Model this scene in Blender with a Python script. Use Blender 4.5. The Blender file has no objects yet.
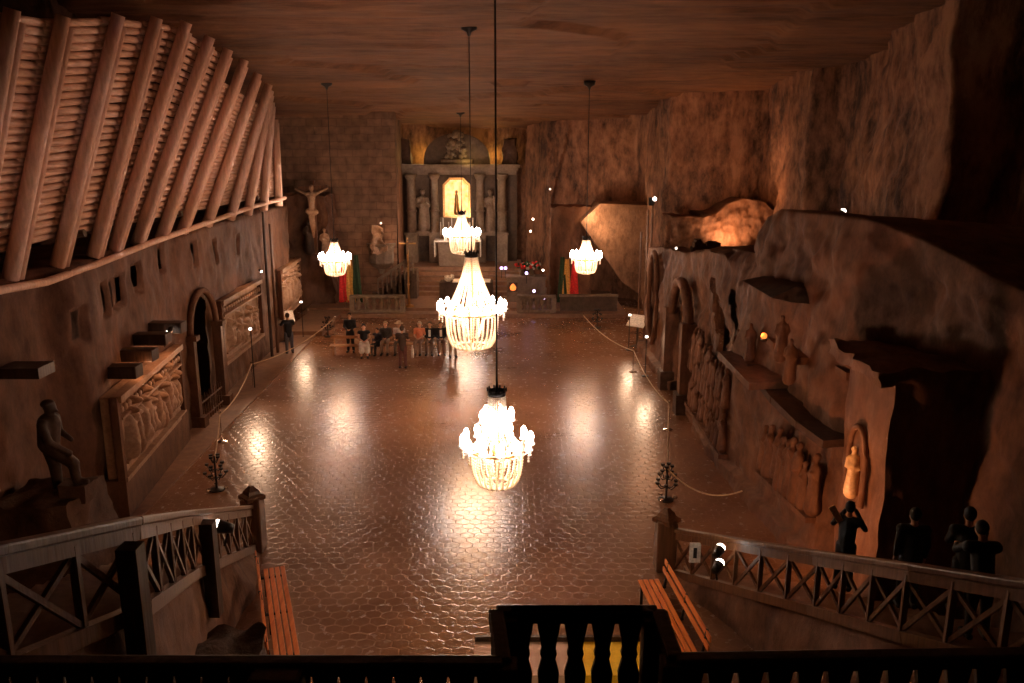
import bpy, math, random
from mathutils import Vector, Matrix, noise
random.seed(7)
PI=math.pi; R=math.radians
SC=bpy.context.scene; COL=SC.collection
H=8.7; PITCH=R(13); F=830.0
_c,_s=math.cos(PITCH),math.sin(PITCH)
def ray(px,py):
    u=(px-512)/F; v=(341.5-py)/F
    return Vector((u,_c+v*_s,-_s+v*_c))
def atd(px,py,d):                       # point at view depth d
    r=ray(px,py); return Vector((r.x*d,r.y*d,H+r.z*d))
def aty(px,py,Y):
    r=ray(px,py); t=Y/r.y; return Vector((r.x*t,Y,H+r.z*t))
def atz(px,py,z=0.0):
    r=ray(px,py); t=(z-H)/r.z; return Vector((r.x*t,r.y*t,z))
def atx(px,py,X):
    r=ray(px,py); t=X/r.x; return Vector((X,r.y*t,H+r.z*t))
# ------------------------------------------------------------------ materials
MATS={}
def mat_base(name):
    m=bpy.data.materials.new(name); m.use_nodes=True
    nt=m.node_tree; b=nt.nodes['Principled BSDF']; MATS[name]=m
    return m,nt,b
def N(nt,t,**k):
    n=nt.nodes.new(t)
    for a,v in k.items(): setattr(n,a,v)
    return n
def rock(name,c1,c2,scale=1.0,bump=.5,rough=.75,stretch=(1,1,1),big=.35,dist=.08,pits=False,world=True):
    m,nt,b=mat_base(name); L=nt.links.new
    g=N(nt,'ShaderNodeNewGeometry') if world else N(nt,'ShaderNodeTexCoord')
    out=g.outputs['Position'] if world else g.outputs['Object']
    mp=N(nt,'ShaderNodeMapping'); mp.inputs['Scale'].default_value=stretch; L(out,mp.inputs['Vector'])
    n1=N(nt,'ShaderNodeTexNoise'); n1.inputs['Scale'].default_value=big*scale; n1.inputs['Detail'].default_value=8; n1.inputs['Roughness'].default_value=.65; n1.inputs['Distortion'].default_value=.8
    n2=N(nt,'ShaderNodeTexNoise'); n2.inputs['Scale'].default_value=3.2*scale; n2.inputs['Detail'].default_value=9; n2.inputs['Roughness'].default_value=.7
    L(mp.outputs[0],n1.inputs['Vector']); L(mp.outputs[0],n2.inputs['Vector'])
    mx=N(nt,'ShaderNodeMath',operation='ADD'); mx.inputs[1].default_value=0
    ad=N(nt,'ShaderNodeMath',operation='MULTIPLY_ADD'); ad.inputs[1].default_value=.5
    L(n2.outputs[0],ad.inputs[0]); 
    hf=N(nt,'ShaderNodeMath',operation='MULTIPLY'); hf.inputs[1].default_value=.5; L(n1.outputs[0],hf.inputs[0]); L(hf.outputs[0],ad.inputs[2])
    cr=N(nt,'ShaderNodeValToRGB'); e=cr.color_ramp.elements
    e[0].position=.40; e[0].color=(*c1,1); e[1].position=.60; e[1].color=(*c2,1)
    L(ad.outputs[0],cr.inputs[0]); L(cr.outputs[0],b.inputs['Base Color'])
    bp=N(nt,'ShaderNodeBump'); bp.inputs['Strength'].default_value=bump; bp.inputs['Distance'].default_value=dist
    L(ad.outputs[0],bp.inputs['Height']); L(bp.outputs[0],b.inputs['Normal'])
    b.inputs['Roughness'].default_value=rough; b.inputs['Specular IOR Level'].default_value=.35
    return m
def plain(name,c,rough=.6,metal=0,emit=None,es=0,noise_amt=.25,spec=.5):
    m,nt,b=mat_base(name); L=nt.links.new
    g=N(nt,'ShaderNodeTexCoord'); n=N(nt,'ShaderNodeTexNoise'); n.inputs['Scale'].default_value=14; n.inputs['Detail'].default_value=3
    L(g.outputs['Object'],n.inputs['Vector'])
    cr=N(nt,'ShaderNodeValToRGB'); e=cr.color_ramp.elements; a=noise_amt
    e[0].color=(*[x*(1-a) for x in c],1); e[1].color=(*[min(1,x*(1+a)) for x in c],1); e[0].position=.3; e[1].position=.7
    L(n.outputs[0],cr.inputs[0]); L(cr.outputs[0],b.inputs['Base Color'])
    b.inputs['Roughness'].default_value=rough; b.inputs['Metallic'].default_value=metal; b.inputs['Specular IOR Level'].default_value=spec
    if emit: b.inputs['Emission Color'].default_value=(*emit,1); b.inputs['Emission Strength'].default_value=es
    return m
def wood(name,c1,c2,axis=2,scale=3,rough=.5,bump=.3):
    m,nt,b=mat_base(name); L=nt.links.new
    g=N(nt,'ShaderNodeTexCoord'); mp=N(nt,'ShaderNodeMapping'); s=[9.0,9.0,9.0]; s[axis]=.8; mp.inputs['Scale'].default_value=s
    L(g.outputs['Object'],mp.inputs['Vector'])
    n=N(nt,'ShaderNodeTexNoise'); n.inputs['Scale'].default_value=scale; n.inputs['Detail'].default_value=6; L(mp.outputs[0],n.inputs['Vector'])
    cr=N(nt,'ShaderNodeValToRGB'); e=cr.color_ramp.elements; e[0].position=.35; e[1].position=.65; e[0].color=(*c1,1); e[1].color=(*c2,1)
    L(n.outputs[0],cr.inputs[0]); L(cr.outputs[0],b.inputs['Base Color'])
    bp=N(nt,'ShaderNodeBump'); bp.inputs['Strength'].default_value=bump; bp.inputs['Distance'].default_value=.02
    L(n.outputs[0],bp.inputs['Height']); L(bp.outputs[0],b.inputs['Normal']); b.inputs['Roughness'].default_value=rough
    return m
def hexfloor(name):
    m,nt,b=mat_base(name); L=nt.links.new
    g=N(nt,'ShaderNodeNewGeometry')
    dn=N(nt,'ShaderNodeTexNoise'); dn.inputs['Scale'].default_value=1.6; dn.inputs['Detail'].default_value=2; L(g.outputs['Position'],dn.inputs['Vector'])
    ds=N(nt,'ShaderNodeVectorMath',operation='SCALE'); ds.inputs['Scale'].default_value=.16; L(dn.outputs['Color'],ds.inputs[0])
    ad=N(nt,'ShaderNodeVectorMath',operation='ADD'); L(g.outputs['Position'],ad.inputs[0]); L(ds.outputs[0],ad.inputs[1])
    mu=N(nt,'ShaderNodeVectorMath',operation='MULTIPLY'); mu.inputs[1].default_value=(3.1,3.6,0); L(ad.outputs[0],mu.inputs[0])
    ad2=N(nt,'ShaderNodeVectorMath',operation='ADD'); ad2.inputs[1].default_value=(500,500*1.7320508,0); L(mu.outputs[0],ad2.inputs[0])
    def cell(off):
        a=N(nt,'ShaderNodeVectorMath',operation='SUBTRACT'); a.inputs[1].default_value=off; L(ad2.outputs[0],a.inputs[0])
        k=N(nt,'ShaderNodeVectorMath',operation='MODULO'); k.inputs[1].default_value=(1,1.7320508,1); L(a.outputs[0],k.inputs[0])
        s=N(nt,'ShaderNodeVectorMath',operation='SUBTRACT'); s.inputs[1].default_value=(.5,.8660254,0); L(k.outputs[0],s.inputs[0])
        ab=N(nt,'ShaderNodeVectorMath',operation='ABSOLUTE'); L(s.outputs[0],ab.inputs[0])
        d=N(nt,'ShaderNodeVectorMath',operation='DOT_PRODUCT'); d.inputs[1].default_value=(.5,.8660254,0); L(ab.outputs[0],d.inputs[0])
        sx=N(nt,'ShaderNodeSeparateXYZ'); L(ab.outputs[0],sx.inputs[0])
        mxx=N(nt,'ShaderNodeMath',operation='MAXIMUM'); L(sx.outputs[0],mxx.inputs[0]); L(d.outputs['Value'],mxx.inputs[1])
        return mxx.outputs[0]
    h1=cell((0,0,0)); h2=cell((.5,.8660254,0))
    mn=N(nt,'ShaderNodeMath',operation='MINIMUM'); L(h1,mn.inputs[0]); L(h2,mn.inputs[1])     # 0 centre .. .5 edge
    mr=N(nt,'ShaderNodeMapRange'); mr.inputs['From Min'].default_value=.43; mr.inputs['From Max'].default_value=.495; L(mn.outputs[0],mr.inputs['Value'])
    n=N(nt,'ShaderNodeTexNoise'); n.inputs['Scale'].default_value=.5; n.inputs['Detail'].default_value=7; L(g.outputs['Position'],n.inputs['Vector'])
    n3=N(nt,'ShaderNodeTexNoise'); n3.inputs['Scale'].default_value=5; n3.inputs['Detail'].default_value=5; L(g.outputs['Position'],n3.inputs['Vector'])
    cr=N(nt,'ShaderNodeValToRGB'); e=cr.color_ramp.elements; e[0].position=.3; e[1].position=.7; e[0].color=(.19,.092,.049,1); e[1].color=(.32,.17,.10,1); L(n.outputs[0],cr.inputs[0])
    mc=N(nt,'ShaderNodeMix',data_type='RGBA'); mc.inputs['B'].default_value=(.38,.215,.135,1); L(cr.outputs[0],mc.inputs['A'])
    sc=N(nt,'ShaderNodeMath',operation='MULTIPLY'); sc.inputs[1].default_value=.45; L(mr.outputs[0],sc.inputs[0]); L(sc.outputs[0],mc.inputs['Factor'])
    L(mc.outputs['Result'],b.inputs['Base Color'])
    rr=N(nt,'ShaderNodeMapRange'); rr.inputs['To Min'].default_value=.19; rr.inputs['To Max'].default_value=.32; L(n3.outputs[0],rr.inputs['Value']); L(rr.outputs[0],b.inputs['Roughness'])
    # height = -groove + waviness
    hg=N(nt,'ShaderNodeMath',operation='MULTIPLY'); hg.inputs[1].default_value=-.5; L(mr.outputs[0],hg.inputs[0])
    ha=N(nt,'ShaderNodeMath',operation='MULTIPLY_ADD'); ha.inputs[1].default_value=.8; L(n3.outputs[0],ha.inputs[0]); L(hg.outputs[0],ha.inputs[2])
    bp=N(nt,'ShaderNodeBump'); bp.inputs['Strength'].default_value=.38; bp.inputs['Distance'].default_value=.015
    L(ha.outputs[0],bp.inputs['Height']); L(bp.outputs[0],b.inputs['Normal'])
    b.inputs['Specular IOR Level'].default_value=.85
    return m
def brickrock(name,c1,c2,cm):
    m,nt,b=mat_base(name); L=nt.links.new
    g=N(nt,'ShaderNodeNewGeometry'); sx=N(nt,'ShaderNodeSeparateXYZ'); L(g.outputs['Position'],sx.inputs[0])
    cb=N(nt,'ShaderNodeCombineXYZ'); L(sx.outputs[0],cb.inputs[0]); L(sx.outputs[2],cb.inputs[1])
    br=N(nt,'ShaderNodeTexBrick'); br.inputs['Scale'].default_value=1; br.inputs['Brick Width'].default_value=.85; br.inputs['Row Height'].default_value=.42; br.inputs['Mortar Size'].default_value=.045; br.inputs['Mortar Smooth'].default_value=1.0
    br.inputs['Color1'].default_value=(*c1,1); br.inputs['Color2'].default_value=(*c2,1); br.inputs['Mortar'].default_value=(*cm,1)
    n=N(nt,'ShaderNodeTexNoise'); n.inputs['Scale'].default_value=2.2; n.inputs['Detail'].default_value=8; L(g.outputs['Position'],n.inputs['Vector'])
    sc=N(nt,'ShaderNodeVectorMath',operation='SCALE'); sc.inputs['Scale'].default_value=.18; L(n.outputs['Color'],sc.inputs[0])
    av=N(nt,'ShaderNodeVectorMath',operation='ADD'); L(cb.outputs[0],av.inputs[0]); L(sc.outputs[0],av.inputs[1]); L(av.outputs[0],br.inputs['Vector'])
    mx=N(nt,'ShaderNodeMix',data_type='RGBA'); mx.blend_type='MULTIPLY'; mx.inputs['Factor'].default_value=.85; L(br.outputs[0],mx.inputs['A'])
    cr=N(nt,'ShaderNodeValToRGB'); cr.color_ramp.elements[0].color=(.45,.45,.45,1); cr.color_ramp.elements[0].position=.3; cr.color_ramp.elements[1].position=.65; L(n.outputs[0],cr.inputs[0]); L(cr.outputs[0],mx.inputs['B'])
    L(mx.outputs['Result'],b.inputs['Base Color'])
    ad=N(nt,'ShaderNodeMath',operation='ADD'); L(br.outputs['Fac'],ad.inputs[0]); L(n.outputs[0],ad.inputs[1])
    bp=N(nt,'ShaderNodeBump'); bp.inputs['Strength'].default_value=.35; bp.inputs['Distance'].default_value=.05; L(ad.outputs[0],bp.inputs['Height']); L(bp.outputs[0],b.inputs['Normal'])
    b.inputs['Roughness'].default_value=.75
    return m
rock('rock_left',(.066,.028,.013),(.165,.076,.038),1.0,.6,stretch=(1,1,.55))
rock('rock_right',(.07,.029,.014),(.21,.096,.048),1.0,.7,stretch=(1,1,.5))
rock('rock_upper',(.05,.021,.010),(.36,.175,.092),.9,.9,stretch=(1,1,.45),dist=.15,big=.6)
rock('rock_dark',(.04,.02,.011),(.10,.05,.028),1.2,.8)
rock('ceiling_rock',(.09,.037,.015),(.25,.11,.046),1.0,.5,stretch=(.22,1.1,1),dist=.12)
rock('buttress_rock',(.12,.062,.034),(.30,.17,.10),1.6,1.0,rough=.8,stretch=(1,1,.5),dist=.08)
rock('carved_salt',(.24,.14,.085),(.42,.27,.175),3,.5,rough=.55,dist=.03)
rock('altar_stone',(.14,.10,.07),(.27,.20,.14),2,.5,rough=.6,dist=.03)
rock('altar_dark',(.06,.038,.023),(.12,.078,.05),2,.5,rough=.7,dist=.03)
rock('slab_stone',(.17,.09,.055),(.29,.165,.10),1.5,.3,rough=.45,dist=.02)
rock('statue_stone',(.025,.013,.008),(.055,.03,.018),3,.5,rough=.6,dist=.02)
hexfloor('hex_tiles')
brickrock('block_wall',(.25,.14,.078),(.33,.18,.105),(.20,.11,.062))
wood('white_timber',(.62,.41,.31),(.80,.56,.44),2,2,.75,.25)
wood('lagging_timber',(.48,.31,.23),(.74,.50,.38),1,2,.8,.4)
wood('dark_timber',(.022,.010,.005),(.05,.024,.012),2,2,.45)
wood('rail_timber',(.085,.034,.013),(.15,.064,.026),2,2,.42)
wood('bench_timber',(.62,.16,.035),(.80,.25,.06),1,2,.35,.15)
wood('pale_bench',(.42,.2,.09),(.52,.27,.13),0,2,.45,.15)
plain('iron',(.03,.025,.022),.4,.6)
plain('chrome',(.75,.72,.68),.2,1)
plain('brass',(.55,.32,.12),.3,1)
plain('cloth_white',(.78,.74,.68),.8)
plain('rope',(.5,.36,.24),.8)
plain('candle',(.8,.72,.6),.5)
plain('pink_cloth',(.62,.42,.36),.8,noise_amt=.05); plain('yellow_cloth',(.85,.50,.02),.7,noise_amt=.08)
def emit(name,c,s):
    m,nt,b=mat_base(name); b.inputs['Base Color'].default_value=(*c,1); b.inputs['Emission Color'].default_value=(*c,1); b.inputs['Emission Strength'].default_value=s
    return m
emit('bulb',(1,.88,.82),60).cycles.emission_sampling='NONE'
emit('lamp_lens',(1,.85,.74),9).cycles.emission_sampling='NONE'
emit('dim_lens',(1,.8,.66),2.2).cycles.emission_sampling='NONE'
emit('blue_bulb',(.6,.45,1),6).cycles.emission_sampling='NONE'
emit('fire_glow',(1,.28,.05),1.3).cycles.emission_sampling='NONE'
def crystal():
    m,nt,b=mat_base('crystal'); L=nt.links.new
    b.inputs['Base Color'].default_value=(.95,.93,.9,1); b.inputs['Roughness'].default_value=.15
    b.inputs['Specular IOR Level'].default_value=1.0
    t=N(nt,'ShaderNodeBsdfTranslucent'); t.inputs[0].default_value=(.95,.92,.88,1)
    mx=N(nt,'ShaderNodeMixShader'); mx.inputs[0].default_value=.5
    L(b.outputs[0],mx.inputs[1]); L(t.outputs[0],mx.inputs[2]); L(mx.outputs[0],nt.nodes['Material Output'].inputs[0])
crystal()
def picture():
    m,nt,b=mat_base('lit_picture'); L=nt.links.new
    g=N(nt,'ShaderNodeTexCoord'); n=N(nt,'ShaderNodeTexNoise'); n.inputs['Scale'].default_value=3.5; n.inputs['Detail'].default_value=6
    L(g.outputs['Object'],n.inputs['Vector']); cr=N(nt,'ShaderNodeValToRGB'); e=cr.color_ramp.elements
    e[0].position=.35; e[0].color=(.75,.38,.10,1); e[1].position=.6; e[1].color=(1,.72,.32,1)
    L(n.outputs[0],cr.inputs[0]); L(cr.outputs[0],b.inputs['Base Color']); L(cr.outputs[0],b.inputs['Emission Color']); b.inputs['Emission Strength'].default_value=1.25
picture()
# ------------------------------------------------------------------ mesh builder
class MB:
    def __init__(s): s.v=[]; s.f=[]
    def add(s,vs,fs):
        o=len(s.v); s.v+= [Vector(v) for v in vs]; s.f+=[tuple(i+o for i in f) for f in fs]; return s
    def box(s,c,d,rot=None):
        c=Vector(c); x,y,z=d[0]/2,d[1]/2,d[2]/2
        vs=[Vector(p) for p in [(-x,-y,-z),(x,-y,-z),(x,y,-z),(-x,y,-z),(-x,-y,z),(x,-y,z),(x,y,z),(-x,y,z)]]
        if rot is not None: vs=[rot@v for v in vs]
        return s.add([v+c for v in vs],[(0,3,2,1),(4,5,6,7),(0,1,5,4),(1,2,6,5),(2,3,7,6),(3,0,4,7)])
    def beam(s,p,q,w,h,up=(0,0,1)):      # rectangular bar from p to q
        p,q=Vector(p),Vector(q); d=(q-p); L=d.length; d.normalize(); up=Vector(up)
        sd=d.cross(up)
        if sd.length<1e-4: sd=d.cross(Vector((0,1,0)))
        sd.normalize(); u=sd.cross(d).normalized(); M=Matrix((sd,d,u)).transposed()
        return s.box((p+q)/2,(w,L,h),M)
    def cyl(s,p,q,r1,r2=None,n=10,cap=True):
        r2=r1 if r2 is None else r2; p,q=Vector(p),Vector(q); d=(q-p).normalized()
        a=d.orthogonal().normalized(); b=d.cross(a); vs=[]
        for P,r in ((p,r1),(q,r2)):
            for k in range(n):
                t=2*PI*k/n; vs.append(P+(a*math.cos(t)+b*math.sin(t))*r)
        fs=[(k,(k+1)%n,n+(k+1)%n,n+k) for k in range(n)]
        if cap: fs+=[tuple(range(n-1,-1,-1)),tuple(range(n,2*n))]
        return s.add(vs,fs)
    def lathe(s,prof,c=(0,0,0),n=16,sx=1,sy=1):
        c=Vector(c); vs=[]; m=len(prof)
        for r,z in prof:
            for k in range(n):
                t=2*PI*k/n; vs.append(c+Vector((r*math.cos(t)*sx,r*math.sin(t)*sy,z)))
        fs=[(j*n+k,j*n+(k+1)%n,(j+1)*n+(k+1)%n,(j+1)*n+k) for j in range(m-1) for k in range(n)]
        fs+=[tuple(range(n-1,-1,-1)),tuple(range((m-1)*n,m*n))]
        return s.add(vs,fs)
    def sph(s,c,r,n=10,m=6,sc=(1,1,1),rot=None):
        vs=[];c=Vector(c)
        for j in range(m+1):
            a=PI*j/m
            for k in range(n):
                t=2*PI*k/n; v=Vector((r*max(math.sin(a),.001)*math.cos(t)*sc[0],r*max(math.sin(a),.001)*math.sin(t)*sc[1],-r*math.cos(a)*sc[2]))
                if rot is not None: v=rot@v
                vs.append(c+v)
        fs=[(j*n+k,j*n+(k+1)%n,(j+1)*n+(k+1)%n,(j+1)*n+k) for j in range(m) for k in range(n)]
        fs+=[tuple(range(n-1,-1,-1)),tuple(range(m*n,(m+1)*n))]
        return s.add(vs,fs)
    def cap(s,p,q,r1,r2=None,n=10):       # closed capsule
        r2=r1 if r2 is None else r2; p,q=Vector(p),Vector(q); d=(q-p)
        if d.length<1e-5: return s.sph(p,r1,n)
        d.normalize(); a=d.orthogonal().normalized(); b=d.cross(a); vs=[];rows=[]
        for ang in (-85,-50,-20): rows.append((p,r1,ang))
        rows.append((p,r1,0)); rows.append((q,r2,0))
        for ang in (20,50,85): rows.append((q,r2,ang))
        for P,r,ang in rows:
            for k in range(n):
                t=2*PI*k/n; vs.append(P+d*(r*math.sin(R(ang)))+(a*math.cos(t)+b*math.sin(t))*(r*math.cos(R(ang))))
        m=len(rows)
        fs=[(j*n+k,j*n+(k+1)%n,(j+1)*n+(k+1)%n,(j+1)*n+k) for j in range(m-1) for k in range(n)]
        fs+=[tuple(range(n-1,-1,-1)),tuple(range((m-1)*n,m*n))]
        return s.add(vs,fs)
    def tube(s,pts,r,n=8,closed=False):
        pts=[Vector(p) for p in pts]; m=len(pts); vs=[]; ref=Vector((0,0,1))
        for i,p in enumerate(pts):
            if closed: d=pts[(i+1)%m]-pts[i-1]
            else: d=pts[min(i+1,m-1)]-pts[max(i-1,0)]
            d.normalize(); a=d.cross(ref)
            if a.length<.05: a=d.cross(Vector((1,0,0)))
            a.normalize(); b=d.cross(a); rr=r[i] if isinstance(r,(list,tuple)) else r
            for k in range(n):
                t=2*PI*k/n; vs.append(p+(a*math.cos(t)+b*math.sin(t))*rr)
        J=m if closed else m-1
        fs=[(j*n+k,j*n+(k+1)%n,((j+1)%m)*n+(k+1)%n,((j+1)%m)*n+k) for j in range(J) for k in range(n)]
        if not closed: fs+=[tuple(range(n-1,-1,-1)),tuple(range((m-1)*n,m*n))]
        return s.add(vs,fs)
    def prism(s,poly,o,ux,uy,th):         # polygon in plane (ux,uy) at o, extruded by th along ux x uy
        o,ux,uy=Vector(o),Vector(ux),Vector(uy); nn=ux.cross(uy).normalized()*th; m=len(poly)
        vs=[o+ux*a+uy*b for a,b in poly]+[o+ux*a+uy*b+nn for a,b in poly]
        fs=[tuple(range(m-1,-1,-1)),tuple(range(m,2*m))]+[(k,(k+1)%m,m+(k+1)%m,m+k) for k in range(m)]
        return s.add(vs,fs)
    def build(s,name,mat,parent=None,world=True,smooth=False,remesh=None,jit=0,bevel=0):
        if jit: s.v=[v+noise.noise_vector(v*1.7)*jit+noise.noise_vector(v*5)*jit*.35 for v in s.v]
        off=Vector((0,0,0))
        if parent is not None:
            if world:
                q=parent
                while q is not None: off+=q.location; q=q.parent
        elif world:
            xs=[v.x for v in s.v]; ys=[v.y for v in s.v]; zs=[v.z for v in s.v]
            off=Vector(((min(xs)+max(xs))/2,(min(ys)+max(ys))/2,min(zs)))
        me=bpy.data.meshes.new(name); me.from_pydata([v-off for v in s.v],[],s.f); me.update()
        if smooth:
            for p in me.polygons: p.use_smooth=True
        me.materials.append(MATS[mat] if isinstance(mat,str) else mat)
        o=bpy.data.objects.new(name,me); COL.objects.link(o)
        if parent is not None: o.parent=parent
        elif world: o.location=off
        if remesh:
            r=o.modifiers.new('r','REMESH'); r.mode='VOXEL'; r.voxel_size=remesh; r.use_smooth_shade=True
            k=o.modifiers.new('s','SMOOTH'); k.iterations=3; k.factor=.5
        if bevel:
            k=o.modifiers.new('b','BEVEL'); k.width=bevel; k.segments=2; k.limit_method='ANGLE'
        return o
def tag(o,label,cat=None,group=None,kind=None):
    if label: o['label']=label
    if cat: o['category']=cat
    if group: o['group']=group
    if kind: o['kind']=kind
    return o
def thing(name,label,cat,loc,group=None,rz=0):
    o=bpy.data.objects.new(name,None); COL.objects.link(o); o.location=loc; o.rotation_euler=(0,0,rz); o.empty_display_size=.1
    return tag(o,label,cat,group)
def dupe(o,parent=None):
    c=o.copy(); COL.objects.link(c)
    if parent is not None: c.parent=parent
    for ch in o.children: dupe(ch,c)
    return c
def struct(o): o['kind']='structure'; return o
def fbm(x,y,z,oct=4):
    v=0;a=1
    for i in range(oct):
        v+=a*noise.noise(Vector((x,y,z))); x*=2.1;y*=2.1;z*=2.1;a*=.5
    return v
def sheet(name,nu,nv,fn,mat,smooth=True,hole=None):
    vs=[fn(i/nu,j/nv) for i in range(nu+1) for j in range(nv+1)]
    fs=[(i*(nv+1)+j,(i+1)*(nv+1)+j,(i+1)*(nv+1)+j+1,i*(nv+1)+j+1) for i in range(nu) for j in range(nv)]
    if hole: fs=[f for f in fs if not hole(sum((Vector(vs[k]) for k in f),Vector())/4)]
    b=MB(); b.add(vs,fs); o=b.build(name,mat,smooth=smooth); return struct(o)
def lerp(a,b,t): return a+(b-a)*t
def pl(pts,t):                            # piecewise-linear table lookup
    if t<=pts[0][0]: return pts[0][1]
    for (a,x),(b,y) in zip(pts,pts[1:]):
        if t<=b: return lerp(x,y,(t-a)/(b-a))
    return pts[-1][1]
def sstep(a,b,x):
    t=max(0,min(1,(x-a)/(b-a))); return t*t*(3-2*t)
def ceil_z(Y): return 12.34-.082*(Y-27)
# ------------------------------------------------------------------ SHELL
b=MB(); b.add([(-15,0,0),(15,0,0),(15,58,0),(-15,58,0)],[(0,1,2,3)]); struct(b.build('floor','hex_tiles'))
def cfn(u,v):
    x=lerp(-16,17,u); y=lerp(10,57,v)
    return (x,y,ceil_z(y)+.10*fbm(x*.12,y*.6,3)+.05*fbm(x*.5,y*2.2,1)+(.18 if fbm(x*.1,y*.12,9,2)>.08 else 0))
sheet('ceiling',110,260,cfn,'ceiling_rock')
# left wall (lower), X as a function of Y
LX=[(0,-10.3),(17.6,-10.2),(18.2,-9.75),(23.6,-10.15),(31,-10.5),(40,-10.75),(43,-11.6),(48.2,-13.5)]
def arch_in(y,z,y0,y1,z0,zt):
    if y<y0 or y>y1 or z<z0: return False
    r=(y1-y0)/2; zs=zt-r*1.15
    if z<=zs: return True
    return ((y-(y0+y1)/2)/r)**2+((z-zs)/(zt-zs))**2<1
SLOTS=[atx(60,325,-10.2),atx(91,299,-10.2),atx(112,290,-10.2),atx(132,277,-10.2),atx(103,295,-10.2),atx(160,259,-10.3),atx(194,254,-10.3),atx(217,251,-10.4),atx(238,245,-10.5)]
def lfn(u,v):
    y=lerp(2,48.2,u); z=6.3*v if v<.96 else 6.3
    x=pl(LX,y)
    n=.16*fbm(y*.35,z*.4,2)+.05*fbm(y*1.5,z*1.1,7)
    if v>=.96: x-= (v-.96)/.04*3.0+.0; z=6.2+.1*fbm(y,x,0)
    for s in SLOTS:
        if abs(y-s.y)<.24 and abs(z-s.z)<.42 and v<.96: x-=.12
    return (x+n*min(1,z*2+.3),y,z)
sheet('wall_left',460,100,lfn,'rock_left',hole=lambda c: c.z<6.1 and (arch_in(c.y,c.z,25.6,27.5,-1,4.1) or any(abs(c.y-s.y)<.16 and abs(c.z-s.z)<.30 for s in SLOTS)))
b=MB(); b.box((-14.2,25,3.05),(.3,46,6.1)); b.box((-12.3,29.2,2.4),(3.4,.3,4.8)); struct(b.build('wall_left_corridor','rock_dark'))
def lufn(u,v):
    y=lerp(2,48.5,u); z=lerp(5.9,13.8,v)
    return (-12.6-.5*sstep(36,48,y)+.35*fbm(y*.3,z*.3,4),y,z)
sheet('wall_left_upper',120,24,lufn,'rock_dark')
# back wall of carved blocks
def bfn(u,v):
    x=lerp(-14,-6.6,u); z=lerp(0,11.4,v)
    return (x,48.2+.10*fbm(x*.5,z*.5,5)-.35*max(0,(abs((z-8.6)/2.4)-1)),z)
sheet('wall_back_left',80,110,bfn,'block_wall')
# altar recess side + back + right far walls
FP=[(-6.6,48.2),(-6.75,50.5),(-7.0,54.6),(1.0,54.6),(.9,53.2),(2.1,51.2),(4.5,50.4),(7.3,49.0),(7.5,44.3),(7.6,41.0),(11.95,40.2),(11.7,36.0),(11.75,33.4),(12.7,32.9),(12.9,30.0),(13.2,29.6),(12.2,28.8),(11.8,25.2),(11.9,23.6),(11.35,23.5),(11.5,22.4),(13.2,22.3),(13.4,10)]
seg=[0]
for a,c in zip(FP,FP[1:]): seg.append(seg[-1]+math.dist(a,c))
def ffn(u,v):
    s=u*seg[-1]; k=0
    while k<len(seg)-2 and s>seg[k+1]: k+=1
    t=(s-seg[k])/(seg[k+1]-seg[k]); x=lerp(FP[k][0],FP[k+1][0],t); y=lerp(FP[k][1],FP[k+1][1],t); z=lerp(0,13.8,v)
    ci=math.floor(s/1.9+.35*math.sin(z*.4)); n=.28*fbm(x*.5+y*.5,z*.22,6)+.12*fbm(x*1.3,z*.8,y*1.3)+.32*(noise.noise(Vector((ci*3.7,.5+.25*math.floor(z*.35+ci*.6),1.3))))+.05*abs(fbm(x*3,z*2,y*3))
    am=sstep(6.5,14,s); 
    return (x+n*am*(.4 if x<7 else 1),y-n*am,z)
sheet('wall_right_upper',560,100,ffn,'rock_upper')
# right wall: floor -> front wall -> shelf -> foot of upper wall
RX=[(0,8.6),(9,8.4),(13.4,8.1),(15.6,7.2),(16.2,6.45),(19,6.15),(21,5.95),(28,6.05),(36,5.85),(36.6,5.9),(37,7.4)]
RT=[(0,4.6),(14,4.8),(16,4.9),(19,4.9),(21.5,5.0),(23.0,5.3),(24.0,5.75),(26,5.6),(30,5.1),(35,4.7),(37,4.5)]
RT2=[(0,5.9),(12,6.2),(13.3,6.5),(15.0,7.1),(16.3,7.4),(20.6,7.3),(21.6,6.9),(22.3,6.0),(24.2,5.9)]
RX2=[(0,9.2),(12,8.7),(13.3,8.35),(15.0,7.5),(16.3,7.0),(20.6,6.6),(21.6,6.45),(24.2,6.5)]
def zig(y,z,pts,w):
    # hole standing in for stepped cast shadows; band width jumps at each step
    z0,z1=pts[0][1],pts[1][1]
    if not (min(z0,z1)<z<max(z0,z1)): return False
    t=(z-z0)/(z1-z0); yc=lerp(pts[0][0],pts[1][0],t); k=(t*4.0)%1.0
    return -w*(.5+.5*k)<y-yc<w*(.6+.7*k)
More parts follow.
